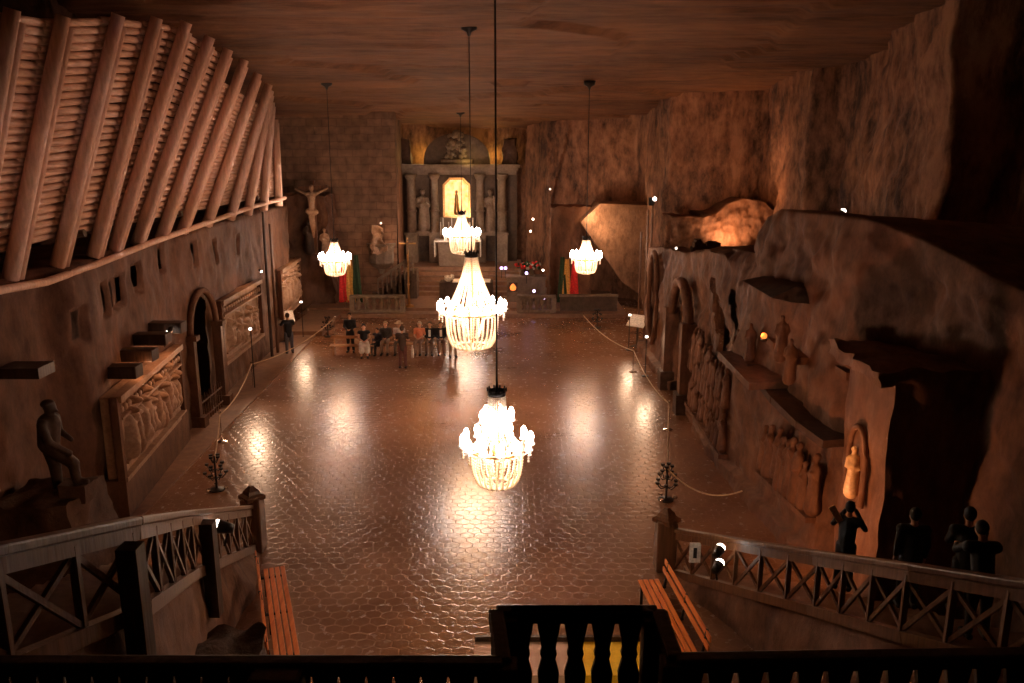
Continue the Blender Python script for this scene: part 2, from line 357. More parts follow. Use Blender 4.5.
def rfn(u,v):
    y=lerp(2,37,u); top=pl(RT,y); xf=pl(RX,y)
    if v<.62:
        z=top*v/.62; x=xf+.22*(z/top)**2
        n=.20*fbm(y*.4,z*.45,12)+.09*fbm(y*1.5,z*1.2,17)
        dep=0
        if arch_in(y,z,27.2,29.6,-1,4.05): dep=.1
        if arch_in(y,z,33.2,34.9,.9,4.5): dep=.9
        if arch_in(y,z,17.6,18.3,1.9,3.0): dep=.25
        x+=dep; x-= n*(0 if dep else 1)
        if z<.35: x-=.25
        return (x,y,z)
    if y<24.2:
        z2=pl(RT2,y); x2=pl(RX2,y)
        if v<.86:
            t=(v-.62)/.24; z=lerp(top,z2,t); x=lerp(xf+.22,x2,t**1.2)
            n=.20*fbm(y*.4,z*.45,12)+.09*fbm(y*1.5,z*1.2,17)+.25*t*(1-t)*4*fbm(y*.8,z*.7,31)
            return (x-n,y,z)
        t=(v-.86)/.14; return (lerp(x2,13.4,t),y,z2-.5*t+.08*fbm(y*1.2,t*4,5))
    t=(v-.62)/.38
    if y<29: x=lerp(xf+.22,13.4,t); z=lerp(top,6.0,t)+.1*fbm(y*1.2,x*1.2,5)
    else: x=lerp(xf+.22,13.0,t); z=lerp(top,4.25,sstep(0,.12,t))+.08*fbm(y,x,5)
    return (x,y,z)
sheet('wall_right',400,170,rfn,'rock_right',hole=lambda c: c.x<6.6 and c.z<4.93 and (arch_in(c.y,c.z,27.2,29.6,-1,4.05) or zig(c.y,c.z,[(25.3,4.9),(22.6,2.9)],1.0) or zig(c.y,c.z,[(22.9,4.9),(21.2,3.2)],.42)))
b=MB(); b.box((8.6,26.5,2.1),(.2,12,4.2)); b.box((8.3,26.5,4.6),(3.0,8,.1)); struct(b.build('wall_right_corridor','rock_dark'))
# lit rock face above the facade, with a rounded broken top
def litfn(u,v):
    x=lerp(7.3,12.4,u); k=u
    top=pl([(0,5.75),(.28,5.7),(.42,5.95),(.5,6.3),(.62,6.55),(.82,6.4),(.93,5.9),(1,5.6)],k)
    if v<.9: z=lerp(3.9,top,v/.9); y=38.3+.12*fbm(x,z,3)
    else: z=top-.05*(v-.9)*10; y=38.3+(v-.9)*10*2.6
    return (x,y+.1*fbm(x*2,z*2,1)-.25*k,z+.06*fbm(x*2,y,9))
sheet('wall_lit_terrace',90,50,litfn,'rock_right')
# ledge filling at foot of the upper wall near the end wall
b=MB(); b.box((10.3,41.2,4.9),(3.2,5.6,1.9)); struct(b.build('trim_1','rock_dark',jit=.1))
# ------------------------------------------------------------------ rough block (pillar) on the right and other rocks
def rough_block(name,c,d,mat,label=None,cat=None,jit=.12,n=14,group=None,taper=0,kind=None):
    b=MB(); cx,cy,cz=c; dx,dy,dz=d
    def face(o,ux,uy):
        vs=[o+ux*(i/n)+uy*(j/n) for i in range(n+1) for j in range(n+1)]
        b.add(vs,[(i*(n+1)+j,(i+1)*(n+1)+j,(i+1)*(n+1)+j+1,i*(n+1)+j+1) for i in range(n) for j in range(n)])
    o=Vector((cx-dx/2,cy-dy/2,cz)); X=Vector((dx,0,0));Y=Vector((0,dy,0));Z=Vector((0,0,dz))
    face(o,X,Z); face(o+Y+X,-X,Z); face(o+Y,-Y,Z); face(o+X,Y,Z); face(o+Z,X,Y); face(o,Y,X)
    if taper: b.v=[Vector((cx+(v.x-cx)*(1-taper*(v.z-cz)/dz),cy+(v.y-cy)*(1-taper*(v.z-cz)/dz),v.z)) for v in b.v]
    ob=b.build(name,mat,jit=jit,smooth=True)
    if kind: ob['kind']=kind
    if label: tag(ob,label,cat,group)
    return ob
rough_block('rock_pillar',(7.35,14.6,0),(1.6,1.9,4.9),'rock_right','tall square pillar of brown rock standing out from the right wall, black on its near side','rock pillar',jit=.1,n=20)
rough_block('rock_slab',(7.3,14.75,4.78),(2.15,2.3,.28),'rock_right','jagged overhanging slab of rock capping the right-hand pillar','rock slab',jit=.16,n=12)
# ledges (mine timbers / rock lips) on the right wall
def lip(pts,w,h,label,cat='rock ledge',mat='rock_right',name='rock_ledge',group=None,j=.03):
    b=MB()
    for p,q in zip(pts,pts[1:]): b.beam(p,q,w,h)
    o=b.build(name,mat,jit=j); return tag(o,label,cat,group)
lip([(6.15,19.9,3.45),(6.2,18.0,3.2),(6.35,16.7,3.05),(6.55,15.7,3.0)],.75,.16,'narrow rock ledge running above the carved crowd nearest the pillar','rock ledge','rock_dark')  # dark rock imitates the shadow band above this ledge
for k,(px,py,L) in enumerate([(798,338,.8),(822,352,.8),(852,350,1.2),(872,366,.9)]):
    p=atx(px,py,6.9 if k<2 else 7.3); b=MB(); b.box(p+Vector((-.25,0,-.1)),(.9,L,.16)); o=b.build('rock_shelf','rock_right',jit=.05)
    tag(o,['small flat rock shelf high on right wall, farthest of the four','small flat rock shelf second from the farthest on the right wall','broad flat rock shelf above and behind the square pillar','flat rock shelf nearest the top of the square pillar'][k],'rock shelf','rock shelves on the right wall')
# buttress with slanted edge (brightly lit) at far right
b=MB(); P=[aty(580,222,45.6),aty(600,204,45.6),aty(650,205,45.6),aty(652,330,45.6),aty(640,295,45.6),aty(622,282,45.6)]
poly=[(p.x,p.z) for p in P][::-1]; b.prism(poly,(0,45.6,0),(1,0,0),(0,0,1),-2.6)
tag(b.build('rock_buttress','buttress_rock',jit=.06,bevel=.05),'pale rock buttress with slanting lower edge, brightly lit, right of the altar','rock buttress')
# darker carved block left of the buttress (side chapel)
rough_block('carved_rock_mass',(3.3,47.9,.3),(2.3,2.0,5.3),'rock_right','dark carved rock mass with flat top between the altar and the lit buttress','rock mass',jit=.16,n=16,taper=.06)
rough_block('corner_rock',(-11.3,46.6,0),(3.0,2.2,6.3),'rock_left','rough rock outcrop carrying the large crucifix in the far left corner','rock outcrop',jit=.3,n=18,taper=.25)
# ------------------------------------------------------------------ presbytery
b=MB(); b.box((-2.6,49.6,.10),(17.4,12.6,.2)); b.box((-2.6,50.2,.28),(17.0,12.0,.16)); tag(b.build('presbytery_platform','slab_stone'),'wide low stone platform with two steps across the far end of the hall','platform')
b=MB()
for k in range(6): b.box((-3.2,51.2+k*.28,.36+.11+k*.22),(8.6-.5*k*.4,6.4-k*.56,.22))
tag(b.build('altar_steps','slab_stone'),'broad stone steps rising to the high altar','steps')
for k,(px,wd) in enumerate([(318,1.6)]):
    b=MB(); b.box((-10.0,41.6,.12),(1.8,5.6,.24)); tag(b.build('stone_step','slab_stone'),'low stone step along the foot of the left wall before the platform','step')
b=MB(); b.beam((-9.7,17,.03),(-10.2,42,.03),1.5,.06); tag(b.build('stone_kerb','slab_stone'),'smooth stone strip of paving along the foot of the left wall','paving strip')
def rail_baluster(name,x0,x1,y,zb,label,n,h=.85):
    t=thing(name,label,'balustrade',((x0+x1)/2,y,zb),'low stone balustrades before the altar')
    MB().box(((x0+x1)/2,y,zb+.08),(x1-x0,.34,.16)).build('base_rail','altar_stone',t)
    MB().box(((x0+x1)/2,y,zb+h),(x1-x0,.36,.14)).build('top_rail','altar_stone',t,bevel=.02)
    for x in (x0+.12,x1-.12): MB().box((x,y,zb+h/2),(.26,.32,h-.1)).build('end_post','altar_stone',t)
    for k in range(n):
        x=lerp(x0+.25,x1-.25,(k+.5)/n)
        MB().lathe([(.10,.16),(.12,.2),(.07,.27),(.14,.42),(.15,.5),(.09,.64),(.07,.7),(.12,.74),(.12,.79)],(x,y,zb),10).build('baluster','altar_stone',t,smooth=True)
xa,xb=aty(350,300,43.9).x,aty(405,300,43.9).x
rail_baluster('stone_balustrade',xa,xb,43.9,.2,'low stone balustrade left of the altar gap, behind the group of visitors',6)
xa,xb=aty(517,300,43.9).x,aty(556,300,43.9).x
rail_baluster('stone_balustrade',xa,xb,43.9,.2,'low stone balustrade right of the altar gap, in front of the flowers',5)
xa,xb=aty(560,300,44.3).x,aty(617,300,44.3).x
t=thing('stone_parapet','plain low stone parapet at the right end of the platform, before the lit buttress','parapet',((xa+xb)/2,44.3,.2))
MB().box(((xa+xb)/2,44.3,.6),(xb-xa,.3,.8)).build('panel','altar_dark',t); MB().box(((xa+xb)/2,44.3,1.03),(xb-xa+.1,.4,.1)).build('top_rail','altar_stone',t,bevel=.02)
# ------------------------------------------------------------------ high altar
AY=53.4
def ax(px): return aty(px,230,AY).x
def az(py): return aty(460,py,AY).z
t=thing('high_altar','tall carved stone altar with columns, statue niches and a glowing central picture','altar',(ax(459),AY,0))
Z0=1.5; zc=az(165.5); zcap=az(174); zpl=az(232)
b=MB(); xl,xr=ax(401),ax(517)
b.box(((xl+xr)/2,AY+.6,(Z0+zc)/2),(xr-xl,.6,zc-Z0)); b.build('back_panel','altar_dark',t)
b=MB(); b.box(((xl+xr)/2,AY+.1,zc-.02),(xr-xl+.35,1.5,.2)); b.box(((xl+xr)/2,AY+.15,zc-.2),(xr-xl+.1,1.3,.18)); b.box(((xl+xr)/2,AY+.25,zc-.42),(xr-xl-.1,1.05,.28)); b.build('cornice','altar_stone',t)
for px in (407,413.5,432,438,478,484.5,499,505.5):
    pass
for px,rr in ((412.5,.29),(435.5,.25),(480.5,.25),(502,.29)):
    x=ax(px); f=zpl
    MB().box((x,AY-.25,(Z0+f)/2-.5),(.75,.75,f-Z0+1.0)).build('pedestal','altar_stone',t,bevel=.03)
    MB().box((x,AY-.25,f-.06),(.9,.9,.14)).build('pedestal_cap','altar_stone',t)
    MB().lathe([(.34,f),(.34,f+.1),(.27,f+.18),(rr+.02,f+.25),(rr,f+1.3),(rr+.05,f+1.32),(rr+.05,f+1.4),(rr,f+1.42),(rr-.03,zcap-.35),(rr+.02,zcap-.3),(rr+.12,zcap-.1),(rr+.12,zcap+.02)],(x,AY-.25,0),14).build('column','altar_stone',t,smooth=True)
# centre picture: octagon-topped glowing panel in frame
px0,px1=ax(445.5),ax(468.5); zb,zt=az(216),az(180); w=px1-px0; ch=.35
def octo(m): return [(-w/2-m,-m),(w/2+m,-m),(w/2+m,zt-zb-ch+m*.4),(w/2-ch+m*.4,zt-zb+m),(-w/2+ch-m*.4,zt-zb+m),(-w/2-m,zt-zb-ch+m*.4)]
fr=MB().prism(octo(.14),((px0+px1)/2,AY+.32,zb),(1,0,0),(0,0,1),.25).build('picture_frame','brass',t)
MB().prism(octo(0),((px0+px1)/2,AY+.06,zb),(1,0,0),(0,0,1),.06).build('glowing_picture','lit_picture',t)
# faint standing figure in relief in front of the picture
fb=MB(); cx=(px0+px1)/2
fb.cap((cx,AY-.05,zb+.25),(cx,AY-.05,zb+1.0),.2,.12); fb.cap((cx,AY-.05,zb+1.0),(cx,AY-.05,zb+1.3),.14,.1); fb.sph((cx,AY-.05,zb+1.52),.11)
fb.build('picture_figure','brass',t,remesh=.04)
# door-like panels below the picture
MB().box(((px0+px1)/2,AY+.2,(Z0+zb)/2),(w+.7,.3,zb-Z0-.2)).build('predella','altar_stone',t)
# statues in niches
def robed(bm,x,y,z,h,arm=1):
    s=h/1.75
    P=lambda a,b,c:(x+a*s,y+b*s,z+c*s)
    bm.cap(P(0,0,.12),P(0,0,1.0),.27*s,.17*s); bm.cap(P(0,0,1.0),P(0,0,1.35),.2*s,.17*s); bm.cap(P(-.17,0,1.38),P(.17,0,1.38),.09*s)
    bm.cap(P(0,0,1.45),P(0,0,1.55),.06*s); bm.sph(P(0,-.01,1.65),.115*s,sc=(.85,.95,1.15)); bm.sph(P(0,.03,1.68),.12*s)
    bm.cap(P(-.2,0,1.36),P(-.27,-.05,1.08),.08*s,.07*s); bm.cap(P(-.27,-.05,1.08),P(-.06,-.2,1.15),.07*s,.045*s)
    bm.cap(P(.2,0,1.36),P(.29,-.03,1.1),.08*s,.07*s); bm.cap(P(.29,-.03,1.1),P(.15,-.22,1.0+.25*arm),.07*s,.045*s)
    bm.cap(P(-.12,-.12,.1),P(-.1,-.12,.9),.08*s,.05*s); bm.cap(P(.1,-.14,.1),P(.12,-.1,.95),.08*s,.05*s); bm.cap(P(.24,.0,.1),P(.2,0,1.2),.08*s,.06*s)
    return bm
for px,lab,ar in ((423.5,'stone statue of a robed figure in the left niche of the high altar',1),(490.5,'stone statue of a robed figure with raised arm in the right niche of the altar',2)):
    x=ax(px)
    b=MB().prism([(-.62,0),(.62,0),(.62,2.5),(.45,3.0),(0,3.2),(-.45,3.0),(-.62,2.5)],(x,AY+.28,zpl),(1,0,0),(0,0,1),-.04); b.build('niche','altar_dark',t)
    o=robed(MB(),x,AY-.1,zpl+.1,2.55,ar).build('statue','altar_stone',remesh=.045); tag(o,lab,'statue','statues in the altar niches')
    MB().box((x,AY-.1,zpl-.05),(.9,.6,.3)).build('niche_plinth','altar_stone',t)
# segmental pediment with coat of carved ornament
cx=ax(458); hw=ax(490.5)-cx; hh=az(134)-zc
arc=[(-hw*math.cos(PI*k/20),hh*(math.sin(PI*k/20)**.8)) for k in range(21)]
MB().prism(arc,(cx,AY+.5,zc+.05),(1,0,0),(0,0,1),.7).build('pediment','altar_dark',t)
b=MB(); b.box((cx,AY-.3,zc+.25),(hw*.95,.3,.3))
for k in range(46):
    a=random.uniform(-1,1); zz=random.uniform(0,1); b.sph((cx+a*.75*(1-.35*zz),AY-.3,zc+.5+zz*1.5),random.uniform(.08,.2),7,5)
b.sph((cx,AY-.35,zc+1.95),.24); b.cap((cx-.4,AY-.3,zc+1.85),(cx+.4,AY-.3,zc+1.85),.1)
b.build('pediment_ornament','altar_stone',t,smooth=True)
# rocks flanking the pediment (catch the yellow light)
for px,lab in ((406,'rock lump left of the altar pediment, above the cornice'),(510,'rock lump right of the altar pediment, above the cornice')):
    rough_block('rock_lump',(ax(px),AY+.2,zc+.1),(1.0,.9,1.5),'rock_dark',lab,'rock lump',jit=.15,n=8,taper=.3,group='rocks beside the pediment')
# mensa with white cloth and candles
mx0,mx1=aty(435,250,51.6).x,aty(481,250,51.6).x; mz=aty(460,241,51.6).z
t=thing('altar_table','stone altar table under the glowing picture with a white cloth','altar table',((mx0+mx1)/2,51.6,1.6))
MB().box(((mx0+mx1)/2,51.7,(1.5+mz)/2),(mx1-mx0-.5,.9,mz-1.5)).build('base','altar_stone',t)
b=MB(); b.box(((mx0+mx1)/2,51.6,mz+.04),(mx1-mx0,1.2,.1)); b.box((mx0+.02,51.6,mz-.45),(.06,1.1,.95)); b.box((mx1-.02,51.6,mz-.45),(.06,1.1,.95)); b.build('white_cloth','cloth_white',t)
for k,px in enumerate((441,443.5,449,452,470,473)):
    x=aty(px,240,51.9).x; t=thing('altar_candle','tall thin candle standing on the back altar table, '+['leftmost of six','second from left','third from left','fourth from left','second from right','rightmost of six'][k],'candle',(x,51.9,mz+.09),'candles on the altar table')
    MB().lathe([(.1,0),(.06,.05),(.03,.1),(.03,.2),(.07,.24),(.03,.26)],(0,0,0),8).build('holder','brass',t,world=False)
    MB().cyl((0,0,.25),(0,0,1.05+.25*(k%2)),.035,.03,8).build('wax','candle',t,world=False)
# front altar table
fx0,fx1=aty(440,280,47).x,aty(493,280,47).x; fz=1.4
t=thing('front_altar','dark block altar nearer the hall with white cloth runner on top','altar table',((fx0+fx1)/2,47,.36))
MB().box(((fx0+fx1)/2,47,.36+(fz-.36)/2),(fx1-fx0,1.1,fz-.36)).build('block','altar_dark',t,bevel=.03)
MB().box(((fx0+fx1)/2+.3,47,fz+.02),(fx1-fx0-.9,1.15,.05)).build('white_runner','cloth_white',t)
b=MB()
for k in range(26):
    a=random.uniform(0,2*PI); rr=random.uniform(.05,.3); b.sph((fx0+.5+rr*math.cos(a),46.7+rr*math.sin(a)*.6,fz+.2+random.uniform(-.05,.15)),.08,6,4)
b.cyl((fx0+.5,46.7,fz+.03),(fx0+.5,46.7,fz+.15),.12,.2,8)
tag(b.build('flower_bowl','cloth_white',smooth=True),'small bowl of white flowers on the left end of the front altar','flower bowl')
# ------------------------------------------------------------------ pulpit and stair left of altar
t=thing('pulpit_stair','small stone pulpit with slanting stair rail left of the altar','pulpit',aty(392,292,47.3)*1)
t.location.z=.36
pA=aty(376,240,47.3)
A=aty(412,262,47.0); Bq=aty(374,284,47.0)
b=MB(); b.beam(aty(378,280,46.9),aty(413,256,46.9),.25,.16); b.build('hand_rail','altar_stone',t)
b=MB()
for k in range(9):
    q=Vector(aty(378,280,46.9)).lerp(Vector(aty(413,256,46.9)),k/8); MB().cyl((q.x,q.y,q.z-1.0 if q.z>1.5 else .4),q,.05,.05,6).build('stair_baluster','altar_stone',t)
for k in range(7):
    q=Vector(aty(378,284,47.6)).lerp(Vector(aty(413,262,47.6)),k/6); b.box((q.x,47.6,(.36+q.z-.5)/2+.05),(.5,1.2,max(.2,q.z-.8)))
b.build('steps','altar_dark',t)
p1=aty(371,236,47.9); b=MB(); b.lathe([(.4,.3),(.35,1.4),(.45,1.9),(.75,2.2),(.8,2.3),(.8,3.2),(.88,3.25),(.88,3.38)],(p1.x+.6,47.9,.1),10); b.build('pulpit_body','altar_stone',t)
rough_block('white_relief_group',(aty(378,240,47.3).x,47.3,3.0),(.95,.5,1.4),'carved_salt','pale carved figures group on the wall left of the altar, lit by a small lamp','sculpture',jit=.3,n=14,taper=.5)
# standing crucifix candle pole (x 409)
p=aty(409,300,44.6)
t=thing('processional_cross','slender standing cross beside the end of the left balustrade','cross',(p.x,44.6,.36))
MB().lathe([(.3,0),(.25,.08),(.07,.15),(.06,1.2),(.09,1.25),(.05,1.3),(.05,3.0),(.03,3.1)],(0,0,0),10).build('pole','brass',t,world=False)
b=MB(); b.box((0,0,3.35),(.08,.06,.8)); b.box((0,0,3.45),(.9,.06,.08)); b.build('cross','brass',t,world=False)
b=MB(); b.cap((0,-.06,3.15),(0,-.06,3.45),.05,.07); b.cap((0,-.06,3.48),(-.35,-.06,3.52),.03); b.cap((0,-.06,3.48),(.35,-.06,3.52),.03); b.sph((0,-.07,3.62),.06); b.cap((0,-.06,3.15),(0,-.06,2.9),.045,.03)
b.build('cross_figure','carved_salt',t,world=False,remesh=.02)
# crucifix group on the corner rock
c0=aty(312,190,45.0)
t=thing('wall_crucifix','large pale carved crucifix high on the far left corner rock','crucifix',(c0.x,45.0,3.2))
b=MB(); b.beam((c0.x,45.1,3.2),(c0.x,45.2,c0.z+.5),.24,.2,up=(0,1,0)); b.beam(aty(297,189,45.0),aty(328,187,45.0),.2,.24); b.build('cross','rail_timber',t)
b=MB(); s=c0
b.cap((s.x,44.75,s.z-1.15),(s.x,44.75,s.z-.35),.14,.22); b.cap((s.x-.25,44.75,s.z-.2),(s.x+.25,44.75,s.z-.2),.12)
b.cap((s.x-.25,44.78,s.z-.2),(s.x-.85,44.85,s.z+.05),.09,.06); b.cap((s.x+.25,44.78,s.z-.2),(s.x+.85,44.85,s.z+.1),.09,.06)
b.sph((s.x+.05,44.65,s.z+.12),.17,sc=(.85,1,1.15)); b.cap((s.x,44.75,s.z-1.2),(s.x+.1,44.6,s.z-1.9),.14,.1); b.cap((s.x+.1,44.6,s.z-1.9),(s.x,44.8,s.z-2.5),.1,.06)
b.cap((s.x-.1,44.75,s.z-1.2),(s.x-.02,44.6,s.z-1.9),.14,.1); b.cap((s.x-.02,44.6,s.z-1.9),(s.x,44.8,s.z-2.5),.1,.06); b.cap((s.x-.2,44.72,s.z-1.1),(s.x+.2,44.72,s.z-1.15),.16)
b.build('carved_figure','carved_salt',t,remesh=.045)
for k,(px,py,h,lab) in enumerate([(309,236,1.7,'dark carved kneeling figure under the crucifix, left one'),(325,240,1.5,'carved figure under the crucifix with arms out, right one')]):
    p=aty(px,py,44.9); tag(robed(MB(),p.x,44.8,p.z-.9,h).build('statue',['statue_stone','carved_salt'][k],remesh=.045),lab,'statue','figures beneath the crucifix')
# flags
def flag(px,c,lab,top,bot,Y=44.6):
    p=aty(px,bot,Y); z1=aty(px,top,Y).z
    t=thing('flag',lab,'flag',(p.x,Y,.36),'flags on poles before the altar')
    MB().cyl((0,0,0),(0,0,z1-.36+.15),.025,.02,8).build('pole','rail_timber',t,world=False)
    b=MB(); n=14; hh=z1-.36-.2
    vs=[];fs=[]
    for j in range(9):
        z=.25+hh*j/8; w=.28-.17*(j/8)
        for k in range(n+1):
            a=k/n; vs.append((-w+2*w*a,-.06-.05*math.sin(a*9+j*.4),z))
        for k in range(n+1):
            a=1-k/n; vs.append((-w+2*w*a,.0-.05*math.sin(a*9+j*.4),z))
    m=2*n+2
    for j in range(8):
        for k in range(m): fs.append((j*m+k,j*m+(k+1)%m,(j+1)*m+(k+1)%m,(j+1)*m+k))
    fs+=[tuple(range(m-1,-1,-1)),tuple(range(8*m,9*m))]
    b.add(vs,fs).build('cloth',c,t,world=False,smooth=True)
plain('red_cloth',(.75,.03,.03),.7); plain('gold_cloth',(.75,.42,.10),.7); plain('green_cloth',(.03,.07,.03),.8); plain('shoe_black',(.02,.017,.015),.4); 
flag(344,'red_cloth','red flag hanging on its pole behind the left balustrade',262,294)
flag(351,'gold_cloth','yellow and white flag hanging behind the left balustrade, between red and dark flags',258,294)
flag(357.5,'green_cloth','dark green flag at the left balustrade, rightmost of that trio',256,294)
flag(562,'green_cloth','dark flag in the right-hand trio, nearest the flowers',258,294)
flag(566.5,'gold_cloth','yellow and white flag in the middle of the right-hand trio',260,294)
flag(574,'red_cloth','red flag hanging under the right chandelier',262,294)
# side altar with flowers, right
p=aty(530,290,46.5)
t=thing('side_altar','low stone side table right of the altar steps with a glowing niche','side table',(p.x,46.6,.36))
x0,x1=aty(507,290,46.5).x,aty(545,290,46.5).x; MB().box(((x0+x1)/2,46.6,1.0),(x1-x0,1.0,1.3)).build('block','altar_stone',t,bevel=.04)
MB().box(((x0+x1)/2,46.6,1.7),(x1-x0+.15,1.15,.12)).build('top','altar_stone',t)
q=aty(513,287,46.05); MB().box((q.x,46.06,q.z),(.5,.1,.5)).build('niche_frame','altar_dark',t); MB().lathe([(.02,-.2),(.15,-.15),(.18,0),(.1,.12),(.02,.2)],(q.x,45.98,q.z),8).build('glowing_lamp','fire_glow',t,smooth=True)
def bouquet(x,y,z,r,cols,lab,n=40,vase=True):
    t=thing('flower_bouquet',lab,'bouquet',(x,y,z))
    if vase: MB().lathe([(.1,0),(.16,.1),(.12,.3),(.15,.38)],(0,0,0),10).build('vase','altar_stone',t,world=False,smooth=True)
    for c in cols:
        b=MB()
        for k in range(n//len(cols)):
            a=random.uniform(0,2*PI); q=random.uniform(.1,1)*r; b.sph((q*math.cos(a),q*math.sin(a),.5+random.uniform(-.12,.4)*r),random.uniform(.05,.11),6,4)
        b.build({'red_cloth':'red_blooms','cloth_white':'white_blooms','green_cloth':'leaves'}[c],c,t,world=False,smooth=True)
p=aty(535,268,46.6); bouquet(p.x-.2,46.6,1.76,.55,['red_cloth','green_cloth','cloth_white'],'bouquet of red and white flowers on the right side table')
p=aty(522,270,46.6); bouquet(p.x,46.7,1.76,.4,['green_cloth','red_cloth'],'smaller leafy bouquet with red flowers on left end of the side table')
for k,(px,py,Y) in enumerate([(501.5,268,47.5),(505.5,268,47.5),(526.5,273,45.8),(534,291,45.7),(543.5,298,44.6)]):
    p=aty(px,py,Y); t=thing('small_blue_lamp',['small violet lamp beside the altar steps, left of a pair','small violet lamp beside the altar steps, right of a pair','small violet lamp on the side table top','small violet lamp low before the side table','small violet lamp above the right balustrade'][k],'lamp',p,'small violet lamps')
    MB().sph((0,-.04,0),.085,8,6).build('lens','blue_bulb',t,world=False); MB().cyl((0,.0,0),(0,.14,0),.09,.06,8).build('housing','iron',t,world=False)
    MB().cyl((0,.06,0),(0,.06,-min(.6,p.z-.3)),.02,.02,6).build('stem','iron',t,world=False)
# ------------------------------------------------------------------ timber cribbing, upper left
YS=[13.2,14.8,16.25,18.1,19.8,20.9,22.3,24.0,25.7,28.0,30.6,32.9,35.3,38.0]
ZT=[11.0,11.0,11.1,11.4,11.6,11.65,11.5,11.4,11.3,11.1,10.96,10.9,10.6,10.0]
XT=[-8.5,-8.4,-8.3,-8.1,-8.0,-7.75,-7.7,-7.8,-7.9,-8.2,-8.6,-9.2,-9.85,-10.5]
t=thing('timber_cribbing','whitewashed timber cribbing of leaning posts and stacked round logs on the upper left wall','timber wall',(-10,25,6.2))
def pb(i): 
    yb=YS[i]; return Vector((-9.9-.03*(yb-16),yb,6.22))
for i in range(len(YS)):
    p0=pb(i); p1=Vector((XT[i],YS[i]+.05,ZT[i])); L=random.uniform(.0,.15)
    MB().cyl(p0,p1+(p1-p0)*.02*L,.165,.135,12).build('post','white_timber',t,smooth=True)
    o=Vector((0,.26,-.02)); MB().cyl(p0+o,p1+o-(p1-p0)*.03,.12,.10,10).build('thin_post','white_timber',t,smooth=True)
    for zf in (.2,):
        if i in (3,7,11): q=p0.lerp(p1,.12); MB().cyl(q+Vector((-.1,.5,0)),q+Vector((.2,.5,.05)),.09,.09,8).build('lamp_bracket','dark_timber',t)
for i in range(len(YS)-1):
    b=MB(); a0,a1=pb(i),pb(i+1); t0,t1=Vector((XT[i],YS[i],ZT[i])),Vector((XT[i+1],YS[i+1],ZT[i+1]))
    nr=29; top=.965 if i<7 else .84; off=Vector((-.24,0,.05))
    for k in range(nr):
        f=lerp(.12,top,k/(nr-1)); g0=a0.lerp(t0,f)+off; g1=a1.lerp(t1,f)+off
        g0.y-=.12; g1.y+=.12; dz=random.uniform(-.02,.02); b.cyl(g0+Vector((0,0,dz)),g1-Vector((0,0,dz)),.078,.078*random.uniform(.85,1.05),8)
    b.build('log_lagging','lagging_timber',t,smooth=True)
pts=[atx(-40,298,-9.72),atx(0,290,-9.75),atx(46,282,-9.78),atx(94,265,-9.85),atx(150,243,-9.95),atx(215,220,-10.1),atx(252,207,-10.3),atx(285,198,-10.5)]
b=MB(); b.tube(pts,.085,10); tag(b.build('pipe_rail','white_timber',smooth=True),'long pale pole lying along the ledge below the leaning posts','pole')
